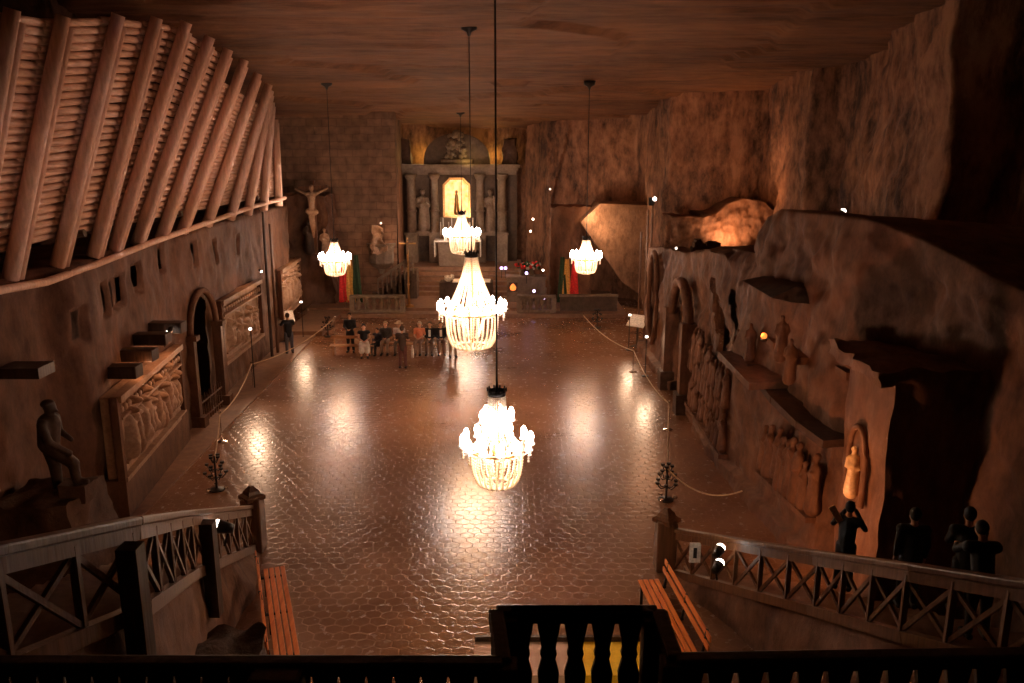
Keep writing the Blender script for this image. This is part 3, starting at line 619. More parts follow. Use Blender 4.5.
# ------------------------------------------------------------------ left wall reliefs and doorway
def relief(name,y0,y1,z0,z1,xfn,label,nfig,frame=True,side=-1,ws=1.0,mat='carved_salt',cols=70,rows=44,fh=.16,seed=1,head=True,cat='relief',fs=1.0,topf=True,density_low=False):
    rnd=random.Random(seed); sg=-side     # into hall direction
    t=thing(name,label,cat,(xfn((y0+y1)/2),(y0+y1)/2,z0),'carved wall reliefs' if frame else None)
    bl=[]
    for k in range(nfig):
        y=lerp(y0+.12*(y1-y0),y1-.12*(y1-y0),(k+.5)/nfig)+rnd.uniform(-.12,.12); hh=(z1-z0)
        ht=rnd.uniform(.45,.78)*hh*fs; base=z0+hh*(.08+rnd.uniform(0,.12) if not density_low else rnd.uniform(0,.45))
        bl.append((y,base+ht*.45,.15*ws,ht*.45,1)); bl.append((y+rnd.uniform(-.05,.05)*ws,base+ht*.98,.10*ws,.12,1.25)); bl.append((y+rnd.uniform(-.25,.25)*ws,base+ht*.7,(.24 if ws==1 else .1)*ws,.07 if ws==1 else .2,.8)); bl.append((y+rnd.uniform(-.12,.12)*ws,base+ht*.25,.10*ws,ht*.25,1.1))
    vs=[]
    for i in range(cols+1):
        for j in range(rows+1):
            y=lerp(y0,y1,i/cols); z=lerp(z0,z1,j/rows); h=0
            for (by,bz,ry,rz,s) in bl:
                d=((y-by)/ry)**2+((z-bz)/rz)**2
                if d<1: h=max(h,s*math.sqrt(1-d))
            e=min(i,j,cols-i,rows-j); h=h*fh+.03*fbm(y*4,z*4,seed)
            if e==0: h=-.3
            vs.append((xfn(y)+sg*h,y,z))
    fs_=[(i*(rows+1)+j,(i+1)*(rows+1)+j,(i+1)*(rows+1)+j+1,i*(rows+1)+j+1) for i in range(cols) for j in range(rows)]
    MB().add(vs,fs_).build('carved_figures',mat,t,smooth=True)
    if frame:
        def P(y,z,o=0): return Vector((xfn(y)+sg*(.1+o),y,z))
        for (a,c,w,h,nm) in ((P(y0,z0,-.04),P(y1,z0,-.04),.2,.12,'bottom_frame'),(P(y0,z1-.05,-.02),P(y1,z1-.05,-.02),.26,.16,'top_frame')):
            MB().beam(a,c,w,h).build(nm,mat,t)
        MB().beam(P(y0,z0-.07,-.05),P(y0,z1,-.05),.14,.18,up=(1,0,0)).build('side_frame','rock_left',t); MB().beam(P(y1,z0-.07,-.05),P(y1,z1,-.05),.14,.18,up=(1,0,0)).build('side_frame','rock_left',t)  # darker rock on the sides stands in for shade on the frame
        MB().beam(P(y0+.35,z0+.3,-.05),P(y1-.35,z0+.3,-.05),.12,.06).build('inner_moulding',mat,t)
        if topf:
            b=MB(); n=int((y1-y0)/.28)
            for k in range(n):
                q=P(lerp(y0+.1,y1-.1,(k+.5)/n),z1-.36,0); b.sph(q,.10,8,6,sc=(.6,1,1))
            b.build('carved_frieze',mat,t,smooth=True); MB().beam(P(y0+.1,z1-.55,-.03),P(y1-.1,z1-.55,-.03),.2,.06).build('inner_moulding',mat,t)
    return t
LXf=lambda o:(lambda y: pl(LX,y)+o)
relief('salt_relief',18.6,24.0,1.0,3.05,lambda y: lerp(-9.35,-10.0,(y-18.6)/5.4),'framed salt relief nearest the camera on the left wall, many standing figures',11,seed=3,fh=.3,cols=110,rows=60)
b=MB(); b.beam((-9.45,18.5,.5),(-10.1,24.1,.5),.5,1.0); tag(b.build('relief_plinth','rock_left'),'plain stone plinth wall under the nearest salt relief on the left','plinth')
relief('salt_relief',28.5,33.4,1.3,3.56,lambda y:-10.25-.02*(y-28.5),'framed salt relief right of the arched doorway, figures low in a wide panel',9,seed=5,fh=.22,fs=.62)
relief('salt_relief',37.2,41.6,1.2,3.4,lambda y:-10.55-.06*(y-37),'framed salt relief farthest along the left wall, beside the crucifix corner',8,seed=8,fh=.28)
# doorway surround
t=thing('arched_doorway','tall arched stone doorway surround on the left wall between two reliefs','doorway',(-10.1,26.55,0))
for y in (25.35,27.75):
    MB().box((-10.08,y,1.45),(.3,.24,2.9)).build('pilaster','rock_left',t,jit=.02); MB().box((-10.0,y,.2),(.45,.36,.4)).build('pilaster_base','rock_left',t); MB().box((-10.03,y,2.95),(.4,.32,.16)).build('pilaster_capital','rock_left',t)
pts=[(-10.08,26.55-1.15*math.cos(PI*k/16),3.0+1.25*math.sin(PI*k/16)) for k in range(17)]
MB().tube(pts,.11,8).build('arch_moulding','rock_left',t,smooth=True)
t=thing('picket_gate','low iron picket gate across the foot of the left doorway','gate',(-10.0,26.55,0))
for k in range(9): MB().cyl((-10.0,25.7+k*.21,0),(-10.0,25.7+k*.21,.95+.08*(k%2)),.03,.012,6).build('picket','rail_timber',t)
for z in (.25,.75): MB().box((-10.0,26.55,z),(.04,1.9,.05)).build('cross_bar','rail_timber',t)
# timber stubs over the near relief and one over the statue
stubs=[(120,371),(137,354.5),(151,338.5),(167,327)]
for k,(px,py) in enumerate(stubs):
    p=atx(px,py,-9.55); L=.95
    b=MB(); b.box(p,(L,.42,.3)); tag(b.build('timber_stub','dark_timber',bevel=.02),'dark square timber stub jutting from left wall above the near relief, '+['nearest of four','second nearest','third nearest','farthest of four'][k],'timber beam','timber stubs above the near relief')
p=atx(22,370,-9.9); tag(MB().box(p,(1.0,.6,.22)).build('timber_stub','dark_timber'),'dark timber stub jutting from the left wall above the miner statue','timber beam')
# statue of a miner on rock
sb=atx(58,492,-9.15)
rough_block('statue_rock',(-9.3,sb.y,0),(1.9,1.9,sb.z+.02),'rock_dark','rough dark boulder carrying the miner statue at the left','boulder',jit=.16,n=12,taper=.25)
b=MB(); x,y,z=sb
def S(a,bb,c): return (x+a,y+bb,z+c)
# local: faces +x (hall), right leg raised on a rock
b.cap(S(-.05,.12,.08),S(-.05,.1,.5),.09,.11); b.cap(S(-.05,.1,.5),S(-.08,.05,.95),.11,.15)
b.cap(S(.42,-.1,.3),S(.40,-.1,.62),.085,.1); b.cap(S(.40,-.1,.62),S(-.02,-.08,.95),.11,.15); b.cap(S(-.05,.12,.05),S(.14,.12,.05),.07); b.cap(S(.42,-.1,.26),S(.6,-.1,.25),.07,.06)
b.cap(S(-.05,0,.98),S(0,0,1.38),.19,.2); b.cap(S(0,-.2,1.42),S(0,.2,1.42),.1); b.cap(S(0,0,1.45),S(.03,0,1.58),.075); b.sph(S(.05,0,1.68),.12,sc=(1,.85,1.15)); b.sph(S(.02,0,1.75),.125,sc=(1.05,1,.7))
b.cap(S(0,-.24,1.4),S(.14,-.3,1.1),.08,.07); b.cap(S(.14,-.3,1.1),S(.40,-.16,.85),.065,.05); b.cap(S(0,.24,1.4),S(-.02,.32,1.12),.08,.07); b.cap(S(-.02,.32,1.12),S(.2,.28,.95),.065,.05)
b.cap(S(.16,-.02,1.64),S(.19,-.02,1.62),.03); b.v=[Vector((x+(v.x-x)*1.12,y+(v.y-y)*1.12,z+(v.z-z)*1.06)) for v in b.v]
for k in range(4): b.cap(S(.40,-.2+.03*k,.84),S(.49,-.2+.03*k,.76),.017)
t=thing('miner_statue','dark carved statue of a miner with one foot raised, on a boulder at the left','statue',sb)
b.build('body','statue_stone',t,remesh=.03)
rough_block('step_rock',(x+.45,y-.1,z-.12),(.5,.45,.38),'rock_dark','small rock under the raised foot of the miner statue','rock',jit=.05,n=6)
# ------------------------------------------------------------------ right wall carvings
RXf=lambda o:(lambda y: pl(RX,y)+o)
def crowd(y0,y1,zlo,zhi,n,rows,h,label,seed):
    rnd=random.Random(seed); t=thing('crowd_relief',label,'relief',(pl(RX,(y0+y1)/2),(y0+y1)/2,zlo),'carved crowds on the right wall')
    MB().beam((pl(RX,y0)-.02,y0,zlo-.06),(pl(RX,y1)-.02,y1,zlo-.06),.5,.12).build('carved_ground','rock_right',t,jit=.03)
    for rr in range(rows):
        for k in range(n):
            y=lerp(y0,y1,(k+.5+rnd.uniform(-.3,.3)+.5*(rr%2))/n); z=lerp(zlo,zhi,rr/max(1,rows-1))+rnd.uniform(-.05,.15)+(.5*(y-y0)/(y1-y0)*(rr>0))
            hh=h*rnd.uniform(.82,1.15); x=pl(RX,y)+.22*(z/4.9)**2-.16+.05*rnd.random()
            b=robed(MB(),0,0,0,hh,rnd.choice((0,1,2))); b.v=[Vector((v.y,-v.x,v.z)) if True else v for v in b.v]; b.v=[v+Vector((x,y,z)) for v in b.v]
            b.build('carved_figure','rock_right',t,remesh=.045)
crowd(21.6,26.6,.5,1.75,12,3,.95,'long crowd of small carved figures low on the right wall before the arched doorway',11)
crowd(16.2,18.9,1.15,1.15,9,1,1.25,'row of standing carved figures on the right wall just beyond the square pillar',14)
t=thing('carved_doorway','tall arched carved doorway surround on the right wall opposite the left door','doorway',(6.0,28.4,0))
for y in (26.9,29.9):
    MB().box((5.85,y,1.6),(.5,.36,3.0)).build('pilaster','rock_right',t,jit=.02); MB().box((5.8,y,.35),(.62,.55,.7)).build('pilaster_base','rock_dark',t)
pts=[(5.85,28.4-1.4*math.cos(PI*k/16),2.9+1.35*math.sin(PI*k/16)) for k in range(17)]
MB().tube(pts,.18,8).build('arch_moulding','rock_right',t,smooth=True)
MB().box((6.75,28.4,1.2),(.12,2.2,2.4)).build('dark_door','dark_timber',t)
t=thing('oval_niche','tall narrow niche in the right wall with a pale carved figure inside','niche',(6.2,34.05,.9))
pts=[(5.85,34.05+.95*math.cos(2*PI*k/24),2.7+1.9*math.sin(2*PI*k/24)) for k in range(24)]
MB().tube(pts,.11,8,closed=True).build('moulding','rock_right',t,smooth=True)
tag(robed(MB(),6.3,34.05,1.2,1.6).build('statue','carved_salt',remesh=.045),'pale carved figure standing in the tall niche farthest along the right wall','statue')
# figure group niche (765,330)
for k,(px,py,h,lab) in enumerate([(738,350,1.0,'small carved figure on the right wall ledge, left of the red lamp'),(750,343,.95,'small carved figure just left of the red lamp niche'),(781,340,1.0,'carved figure beside the small lamp on the right wall'),(790,362,.95,'carved figure right of the small lamp niche, nearest the shelves')]):
    p=atx(px,py,5.95); tag(robed(MB(),p.x,p.y,p.z-.45,h,k%3).build('statue','rock_right',remesh=.045),lab,'statue','carved figures around the small lamp niche')
p=atx(765,352,6.0); lip([(5.9,p.y+2.2,p.z-.6),(5.9,p.y-.8,p.z-.6)],.9,.18,'rough rock ledge carrying small carved figures around the lamp niche',j=.06)
p=atx(772,291,6.1); b=MB(); b.prism([(-.9,0),(-.3,.2),(.5,.25),(1.1,.05),(.6,-.2),(-.4,-.15)],(6.7,p.y+1.3,p.z),(1,0,0),(0,0,1),2.2); tag(b.build('rock_canopy','rock_dark',jit=.15),'jagged rock canopy with two lamps above the carved figures','rock canopy')
b=MB(); 
for k in range(14):
    a=k/13; q=Vector(aty(lerp(694,716,a),247-4*math.sin(a*9)-3*math.sin(a*3.1),36.2)); b.box(q-Vector((0,0,.15)),(.22,.5,.3+.25*math.sin(k*2.3)**2))
tag(b.build('rock_crest','rock_dark',jit=.08),'dark jagged crest of rocks in front of the lit terrace wall','rock crest')
# niche statue in the pillar with warm light
p=atx(857,470,6.5); t=thing('madonna_niche','arched niche in the square pillar holding a warmly lit figure','niche',(6.5,p.y,p.z-.5))
pts=[(6.47,p.y+.36*math.cos(PI*k/12),p.z+.35+.5*math.sin(PI*k/12)) for k in range(13)]
MB().tube([(6.47,p.y+.36,p.z-.6)]+pts+[(6.47,p.y-.36,p.z-.6)],.06,8).build('moulding','rock_right',t,smooth=True)
plain('warm_salt',(.9,.55,.28),.4)
tag(robed(MB(),6.42,p.y,p.z-.5,.95,0).build('statue','warm_salt',remesh=.03),'small glowing salt figure in the niche of the square pillar','statue')
NP=Vector((6.1,p.y-.25,p.z+.6))
# holes
for k,(px,py,X,r) in enumerate([(638,176,7.4,.13),(712,178,8.6,.1),(735,176,9.3,.15),(870,188,12.2,.22),(896,190,12.0,.2),(925,222,11.5,.22),(913,100,11.6,.12),(942,98,11.6,.12)]): pass
# ------------------------------------------------------------------ fixtures / lights
LIGHTCOL=(1,.42,.19)
def light(kind,loc,power,col=LIGHTCOL,size=.1,aim=None,ang=90,blend=.6):
    l=bpy.data.lights.new(kind.lower()+'_light',kind); l.energy=power; l.color=col
    if kind=='AREA': l.size=size
    else: l.shadow_soft_size=size
    o=bpy.data.objects.new(kind.lower()+'_light',l); COL.objects.link(o); o.location=loc
    if kind=='SPOT': l.spot_size=R(ang); l.spot_blend=blend
    if aim is not None:
        o.rotation_euler=(Vector(aim)-Vector(loc)).to_track_quat('-Z','Y').to_euler()
    return o
def spotlamp(loc,aim,label,power=0,ang=90,size=.12,n=1,col=LIGHTCOL,group=None,s=1.0,gap=.25,off=(0,0,1),lens='lamp_lens'):
    loc=Vector(loc); d=(Vector(aim)-loc).normalized()
    t=thing('spotlight',label,'spotlight',loc,group)
    for k in range(n):
        c=Vector(off)*gap*k
        MB().cyl(c-d*.16*s,c+d*.06*s,.07*s,.11*s,12).build('housing','iron',t,world=False,smooth=True)
        MB().sph(c+d*.08*s,.10*s,12,8,sc=(1,1,1))  .build('glowing_lens',lens,t,world=False,smooth=True)
    MB().cyl(Vector((0,0,-.3*s)),Vector((0,0,0))-d*.1*s,.02*s,.02*s,6).build('bracket','iron',t,world=False)
    if power: light('SPOT',loc+d*.2*s,power,col,size,aim,ang)
# ------------------------------------------------------------------ chandeliers
def chandelier(px,py,Y,rr,rcr,hcr,rb,hb,rbot,nb,label,power,strands,upper=None,crown_top=None,sz=1.0):
    """px,py: ring centre; rr ring radius of bulbs; rcr crown radius; hcr crown height above ring; rb basket top radius; hb basket drop; rbot bottom radius"""
    P=aty(px,py,Y); g='crystal chandeliers down the hall'
    t=thing('chandelier',label,'chandelier',P,g)
    # crown
    b=MB(); b.lathe([(rcr,0),(rcr*1.05,.04*sz),(rcr,.1*sz),(rcr*.9,.1*sz),(rcr*.88,0)],(0,0,hcr),20)
    for k in range(10):
        a=2*PI*k/10; b.cyl((rcr*math.cos(a),rcr*math.sin(a),hcr+.08*sz),(rcr*1.08*math.cos(a),rcr*1.08*math.sin(a),hcr+.15*sz),.025*sz,.010*sz,6)
    b.cyl((0,0,hcr),(0,0,hcr+.4*sz),.03*sz,.015,8); b.build('crown','iron',t,world=False)
    zc_=ceil_z(Y)-P.z
    MB().cyl((0,0,hcr+.3*sz),(0,0,zc_),.016,.016,6).build('cable','iron',t,world=False)
    b=MB().lathe([(.04,-.25),(.08,-.14),(.24,-.06),(.26,.1)],(0,0,zc_),12); b.build('ceiling_rose','iron',t,world=False,smooth=True)
    # rings
    MB().tube([(rb*math.cos(2*PI*k/28),rb*math.sin(2*PI*k/28),0) for k in range(28)],.028*sz,6,closed=True).build('main_ring','brass',t,world=False,smooth=True)
    MB().tube([(rbot*math.cos(2*PI*k/20),rbot*math.sin(2*PI*k/20),-hb) for k in range(20)],.022*sz,6,closed=True).build('bottom_ring','crystal',t,world=False,smooth=True)
    def strand(nm,f,cnt,beads,br,rz0=0):
        pts_=[];rad=[]
        for k in range(beads):
            for m_,rr_ in ((.15,.35),(.5,1.0),(.85,.35)): pts_.append(f((k+m_)/beads)); rad.append(br*rr_)
        b=MB(); b.tube(pts_,rad,6)
        first=b.build(nm,'crystal',t,world=False,smooth=True)
        for k in range(1,cnt):
            o=first.copy(); COL.objects.link(o); o.parent=t; o.rotation_euler=(0,0,2*PI*k/cnt)
    cone=lambda u:(lerp(rcr*.95,rb*.97,u**1.5)-.0,0,lerp(hcr,.02,u))
    if upper:
        zu,ru,nu_=upper
        cone=lambda u:(pl([(0,rcr*.9),(1-zu/hcr-.02,rcr*1.05),(1-zu/hcr+.25,ru*.95),(1,rb*.97)],u),0,lerp(hcr,.02,u))
    strand('crystal_strand',cone,strands,int(hcr/.055/sz)+4,.026*sz)
    bask=lambda u:(lerp(rb,rbot,u**2.2),0,-hb*(1-(1-u)**1.3) if False else -hb*math.sin(u*PI/2))
    strand('basket_strand',bask,strands,int(hb/.05/sz)+5,.028*sz)
    lowr=lambda u:(lerp(rbot,.03,u),0,-hb-.10*hb*math.sin(u*PI/2)-.0)
    strand('bottom_strand',lowr,12,6,.026*sz)
    strand('inner_strand',lambda u:(lerp(rb*.55,rbot*.4,u),0,lerp(0,-hb*.75,u)),12,8,.026*sz)
    b=MB(); b.cyl((0,0,hcr),(0,0,-hb*.9),.03*sz,.03*sz,8); b.sph((0,0,-hb*.05),.10*sz); b.build('stem','brass',t,world=False,smooth=True)
    # arms
    def arms(n,r,z,ph=0):
        b=MB(); pts=[]
        for k in range(9):
            u=k/8; pts.append((lerp(rb*.6 if z<.1 else r*.3,r,u),0,z-.10*sz*math.sin(u*PI)-.02))
        b.tube(pts,.018*sz,6); b.lathe([(.02,-.02),(.08*sz,0),(.085*sz,.025),(.03,.03)],(r,0,z),8)
        for q in range(4): b.sph((r,0,z-.05*sz-q*.05*sz),.024*sz,6,4)
        arm=b.build('candle_arm','crystal',t,world=False,smooth=True)
        MB().lathe([(.02,.0),(.045*sz,.01),(.052*sz,.08*sz),(.06*sz,.12*sz),(.045*sz,.18*sz),(.01,.23*sz)],(r,0,z+.03),8).build('bulb','bulb',arm,world=False,smooth=True)
        arm.rotation_euler=(0,0,ph)
        for k in range(1,n):
            o=arm.copy(); COL.objects.link(o); o.parent=t; o.rotation_euler=(0,0,ph+2*PI*k/n)
            c=arm.children[0].copy(); COL.objects.link(c); c.parent=o
    arms(nb,rr,.06,.13)
    if upper: arms(upper[2],upper[1],upper[0],.3)
    light('POINT',P+Vector((0,0,-.02)),power*.9,(1,.55,.29),.85*rb)
    light('POINT',P+Vector((0,0,hcr*.45)),power*.3,(1,.55,.29),.4*rb)
    return P
C1=chandelier(497,449,14.3,.62,.16,1.02,.47,.68,.26,12,'nearest crystal chandelier in the middle of the hall, with two tiers of candle bulbs',420,24,upper=(.52,.27,6))
C2=chandelier(472,312,26.9,1.08,.21,1.82,.86,1.15,.55,16,'largest crystal chandelier, tall tent shape, middle of the central row',1000,28,sz=1.35)
C3=chandelier(462,236,47.0,.98,.2,1.2,.72,.95,.5,14,'farthest crystal chandelier hanging before the glowing altar picture',650,22,sz=1.5)
C4=chandelier(335,261,37.4,.66,.17,.85,.5,.62,.34,12,'crystal chandelier on the left side of the hall, near the left flags',620,20,sz=1.25)
C5=chandelier(586,259,37.4,.66,.17,.85,.5,.62,.34,12,'crystal chandelier on the right side of the hall, before the slanting buttress',620,20,sz=1.25)
# ------------------------------------------------------------------ spotlights
spotlamp((-10.25,33.6,3.9),(-5,33,0.0),'small added spotlight at the top far corner of the relief beside the left door',0,s=.5)  # fixture added to account for the left floor highlight
p=aty(653,198,37.6); t=thing('lamp_pole','tall pole with a lamp on top at the far end of the right wall','lamp pole',(p.x,37.6,0))
MB().cyl((0,0,0),(0,0,p.z),.07,.05,8).build('pole','rail_timber',t,world=False)
MB().box((-.08,-.02,p.z-.15),(.22,.2,.35)).build('lamp_box','iron',t,world=False)
spotlamp((p.x+.05,37.4,p.z),(3,24,2),'bright spotlight on top of the tall pole at the far right wall',150,110,s=.9)
for k,(px,y0,y1,Y,lab) in enumerate([(270.5,212,330,34.6,'thin dark pole standing against the left wall, left of a pair'),(276,224,322,35.3,'thin pale pole standing against the left wall, right of a pair')]):
    p=aty(px,y1,Y); z1=aty(px,y0,Y).z; tag(MB().cyl((p.x,Y,0),(p.x,Y,z1),.07,.05,8).build('pole',['dark_timber','rail_timber'][k]),lab,'pole')
for k,(px,y0,y1,Y,lab) in enumerate([(638,232,330,41.5,'thin vertical pole by the far right wall, beside the white board'),(644,210,330,40.0,'taller thin pole by the far right wall, left of the oval niche')]):
    p=aty(px,y1,Y); z1=aty(px,y0,Y).z; tag(MB().cyl((p.x,Y,0),(p.x,Y,z1),.06,.05,8).build('pole','rail_timber'),lab,'pole')
# rail lamps light the side walls
p=atx(842,213,11.2); spotlamp(atd(842,213,27),(12.5,28,9),'bright spotlight on the upper right rock shelf, left of the dark corner',14,80,s=.9)
spotlamp(atd(963,267,19),(13,23,8),'spotlight lying on the long pipe at the right edge of the shelf',30,90,s=.9)
b=MB(); b.tube([atd(945,258,20.5),atd(970,268,19.2),atd(1000,280,18),atd(1060,305,16)],.07,8); tag(b.build('shelf_pipe','iron',smooth=True),'dark pipe lying along the rock shelf at the right edge','pipe')
spotlamp(atd(777,287,20),(5,22,2),'small bright lamp under the rock canopy, left of the pair',25,90,s=.7); spotlamp(atd(786,282,20.4),(6,23,4),'small lamp under the rock canopy, right of the pair',0,s=.6)
p=atx(764,336,5.75); t=thing('niche_lamp','small glowing orange lamp among the carved figures on the right wall','lamp',p)
MB().sph((0,0,0),.075,8,6).build('lens','fire_glow',t,world=False); MB().lathe([(.07,-.12),(.09,-.08),(.05,-.05)],(0,0,0),8).build('base','iron',t,world=False)
light('POINT',p+Vector((-.15,0,.1)),12,(1,.35,.12),.06)
for k,(px,py,Y,lab) in enumerate([(550,189,50.0,'small lamp on the far wall right of the altar, upper'),(608,211,49.0,'small lamp above the lit buttress'),(533,219,48.4,'round lamp right of the altar, upper of two'),(530.5,231,48.4,'round lamp right of the altar, lower of two'),(543,270,46.0,'small bright lamp beside the flowers'),(381,223,47.5,'small lamp above the pale carved group'),(676,248,36.6,'tiny lamp at the left of the lit terrace')]):
    q=aty(px,py,Y); spotlamp(q,(q.x,Y-5,q.z-.5),lab,0,s=.62,lens='dim_lens' if k not in (2,3,4) else 'lamp_lens')
# terrace lights
light('SPOT',(9.6,37.2,4.4),380,(1,.5,.25),.15,(9.9,38.4,6.3),130); light('POINT',(9.7,37.5,4.6),50,(1,.55,.28),.1)
light('SPOT',(4.0,44.9,5.3),260,(1,.58,.32),.12,(5.2,45.7,4.6),150); light('SPOT',(4.7,44.6,4.5),110,(1,.58,.32),.12,(5.6,45.7,3.9),120)
light('SPOT',(3.7,44.2,4.6),150,(1,.6,.33),.12,(5.2,45.6,5.3),80)
# altar top lights (yellowish) + picture spill
for px in (422,492): 
    q=aty(px,158,AY); light('POINT',(q.x,AY+.5,q.z+.15),40,(1,.62,.16),.1)
light('POINT',(ax(470),AY-.9,zc+.35),18,(1,.66,.2),.1)
light('SPOT',(ax(459),46.5,6.8),180,(1,.6,.36),.3,(ax(459),AY,4),80)
light('SPOT',(-9.0,42.5,4.6),90,(1,.55,.3),.15,(c0.x,45.2,5.6),80)
q=aty(381,226,47.0); light('SPOT',(q.x,46.4,q.z+.5),45,(1,.55,.3),.1,(q.x-.1,47.4,3.6),100)
# relief lights on the left wall
light('SPOT',(-9.0,21.4,3.7),42,(1,.44,.20),.1,(-9.9,21.9,2.5),120); light('POINT',(-9.35,22.6,3.55),16,(1,.44,.20),.08); light('POINT',(-9.2,20.2,3.35),11,(1,.44,.20),.08)
light('SPOT',(-9.3,31.6,4.3),50,(1,.48,.23),.1,(-10.3,31.0,2.6),120)
light('SPOT',(-9.8,39.4,4.3),45,(1,.52,.26),.1,(-10.7,39.4,2.6),120)

for k,(pt,pw,lab) in enumerate([((-9.6,29.8,2.3),230,'added small floodlight standing by the left wall between the doorway and the second relief'),((5.25,31.6,1.6),110,'added small floodlight standing by the right wall beyond the carved doorway'),((5.2,36.0,1.6),110,'added small floodlight standing at the far end of the right wall'),((-9.9,38.4,1.75),110,'added small floodlight standing below the farthest left relief')]):
    t=thing('added_floodlight',lab,'floodlight',(pt[0],pt[1],0),'added small floodlights on stands along the walls')  # lamps added to make the floor's bright patches; positions worked out from reflections
    MB().lathe([(.14,0),(.14,.03),(.02,.05),(.018,pt[2]-.1)],(0,0,0),10).build('stand','iron',t,world=False); MB().box((0,.02,pt[2]),(.16,.1,.12)).build('head','iron',t,world=False); MB().box((0,-.04,pt[2]),(.10,.02,.07)).build('lens','lamp_lens',t,world=False)
    light('SPOT',(pt[0],pt[1]-.12,pt[2]),pw,(1,.62,.38),.28,(pt[0]*.75,pt[1]-8,0),100,.8)
for k,(px,py) in enumerate([(170,330),(164,339)]):
    q=atx(px,py,-9.3); spotlamp(q,(-10,q.y,q.z-1),['small bright lamp below the farthest timber stub','small amber lamp below the third timber stub'][k],0,s=.7)
light('POINT',NP,2.5,(1,.42,.14),.06)
# flood for the whitewashed posts and upper walls
light('SPOT',(4.2,26,6.9),1350,(1,.50,.33),.3,(-8.5,21.5,9.2),75)
light('SPOT',(-9.6,40.2,6.6),160,(1,.5,.3),.2,(-9.3,32,9),90)
light('SPOT',(9.5,35.5,6.6),200,(1,.44,.20),.2,(11.5,39.8,7.8),120)
light('SPOT',(4.5,44.0,6.6),110,(1,.44,.20),.2,(5.5,49.5,8.2),120)
# ------------------------------------------------------------------ stairs with X-braced railings
def polyinterp(P,t):
    Ls=[(b-a).length for a,b in zip(P,P[1:])]; s=t*sum(Ls)
    for (a,b_),L in zip(zip(P,P[1:]),Ls):
        if s<=L: return a.lerp(b_,s/L)
        s-=L
    return P[-1].copy()
def railing(P,n,side,label,hr=.98):
    c=P[0]; t=thing('stair_railing',label,'railing',(c.x,c.y,c.z-hr))
    rail=MB()
    for a,b_ in zip(P,P[1:]): rail.beam(a,b_+(b_-a).normalized()*.03,.15,.09)
    rail.build('hand_rail','rail_timber',t,bevel=.02)
    r2=MB()
    for a,b_ in zip(P,P[1:]): r2.beam(a-Vector((0,0,.13)),b_-Vector((0,0,.13)),.07,.14)
    r2.build('upper_beam','rail_timber',t)
    lo=MB()
    for a,b_ in zip(P,P[1:]): lo.beam(a-Vector((0,0,hr)),b_-Vector((0,0,hr)),.12,.16)
    lo.build('lower_beam','rail_timber',t)
    for k in range(n+1):
        q=polyinterp(P,k/n); w=.075
        MB().beam(q-Vector((0,0,hr-.05)),q-Vector((0,0,.1)),w,.06,up=(0,1,0)).build('upright','rail_timber',t)
        if k<n:
            q2=polyinterp(P,(k+1)/n); dn=Vector((0,0,hr-.08)); dt=Vector((0,0,.2))
            MB().beam(q-dn,q2-dt,.045,.055).build('cross_brace','rail_timber',t); MB().beam(q-dt+Vector((.02*side,0,0)),q2-dn+Vector((.02*side,0,0)),.045,.055).build('cross_brace','rail_timber',t)
    return t
LP=[atd(251,507,18.2),atd(190,513,12.3),atd(136,521,8.4),atd(0,549,6.3),atd(-120,575,5.2)]
LT=railing(LP,13,-1,'dark wooden X-braced railing of the left staircase')
RP=[atd(675,530,17.4),atd(815,553,13.0),atd(913,567,10.4),atd(1024,584,8.8),atd(1150,603,7.4)]
RT_=railing(RP,13,1,'dark wooden X-braced railing of the right staircase')
for (px,py,d,h_) in ((125,541,8.0,1.75),(204.5,519,12.9,1.6)):
    q=atd(px,py,d); MB().box((q.x+.04,q.y,q.z-h_/2-.05),(.20,.20,h_)).build('main_post','dark_timber',LT)
def newel(px,py,Y,label,zb=0):
    p=aty(px,py,Y); t=thing('newel_post',label,'post',(p.x,p.y,zb)); h=p.z-zb
    MB().box((0,0,(h-.25)/2),(.42,.42,h-.25)).build('shaft','rail_timber',t,world=False,bevel=.03)
    MB().lathe([(.3,h-.3),(.3,h-.22),(.2,h-.17),(.17,h-.1),(.05,h)],(0,0,0),4).build('pointed_cap','rail_timber',t,world=False)
newel(251,486,LP[0].y+.1,'stout wooden post with pointed cap at the foot of the left staircase')
newel(667,508,RP[0].y+.1,'stout wooden post with pointed cap at the foot of the right staircase')
def stair(P,side,w,label,hr=.98,mat='rock_right',nm='staircase'):
    t=thing(nm,label,'staircase',(P[0].x,P[0].y,0)); st=MB(); n=26
    for k in range(n):
        a=polyinterp(P,k/n); c=polyinterp(P,(k+1)/n); z=max(.12,(a.z+c.z)/2-hr-.1)
        x0=a.x+side*.22; x1=a.x+side*w; y0,y1=sorted((a.y,c.y-.05))
        st.box(((x0+x1)/2,(y0+y1)/2,z-.09),(abs(x1-x0),max(.1,y1-y0),.18))
    st.build('steps','slab_stone',t)
    # rough side wall facing the hall
    nn=70; mm=16; vs=[]
    for i in range(nn+1):
        a=polyinterp(P,i/nn); z=max(.1,a.z-hr-.05)
        for j in range(mm+1):
            zz=z*j/mm; off=.10*fbm(a.y*1.1,zz*1.1,3)+.28*(1-j/mm)*(.6+.4*math.sin(a.y*1.3))
            vs.append((a.x-side*(off-.05),a.y,zz))
    MB().add(vs,[(i*(mm+1)+j,(i+1)*(mm+1)+j,(i+1)*(mm+1)+j+1,i*(mm+1)+j+1) for i in range(nn) for j in range(mm)]).build('rock_side',mat,t,smooth=True)
stair(LP,-1,1.9,'left stone staircase climbing from the hall floor behind its railing')
stair(RP,1,1.9,'right stone staircase climbing from the hall floor behind its railing')
q=atd(226,640,11.8)
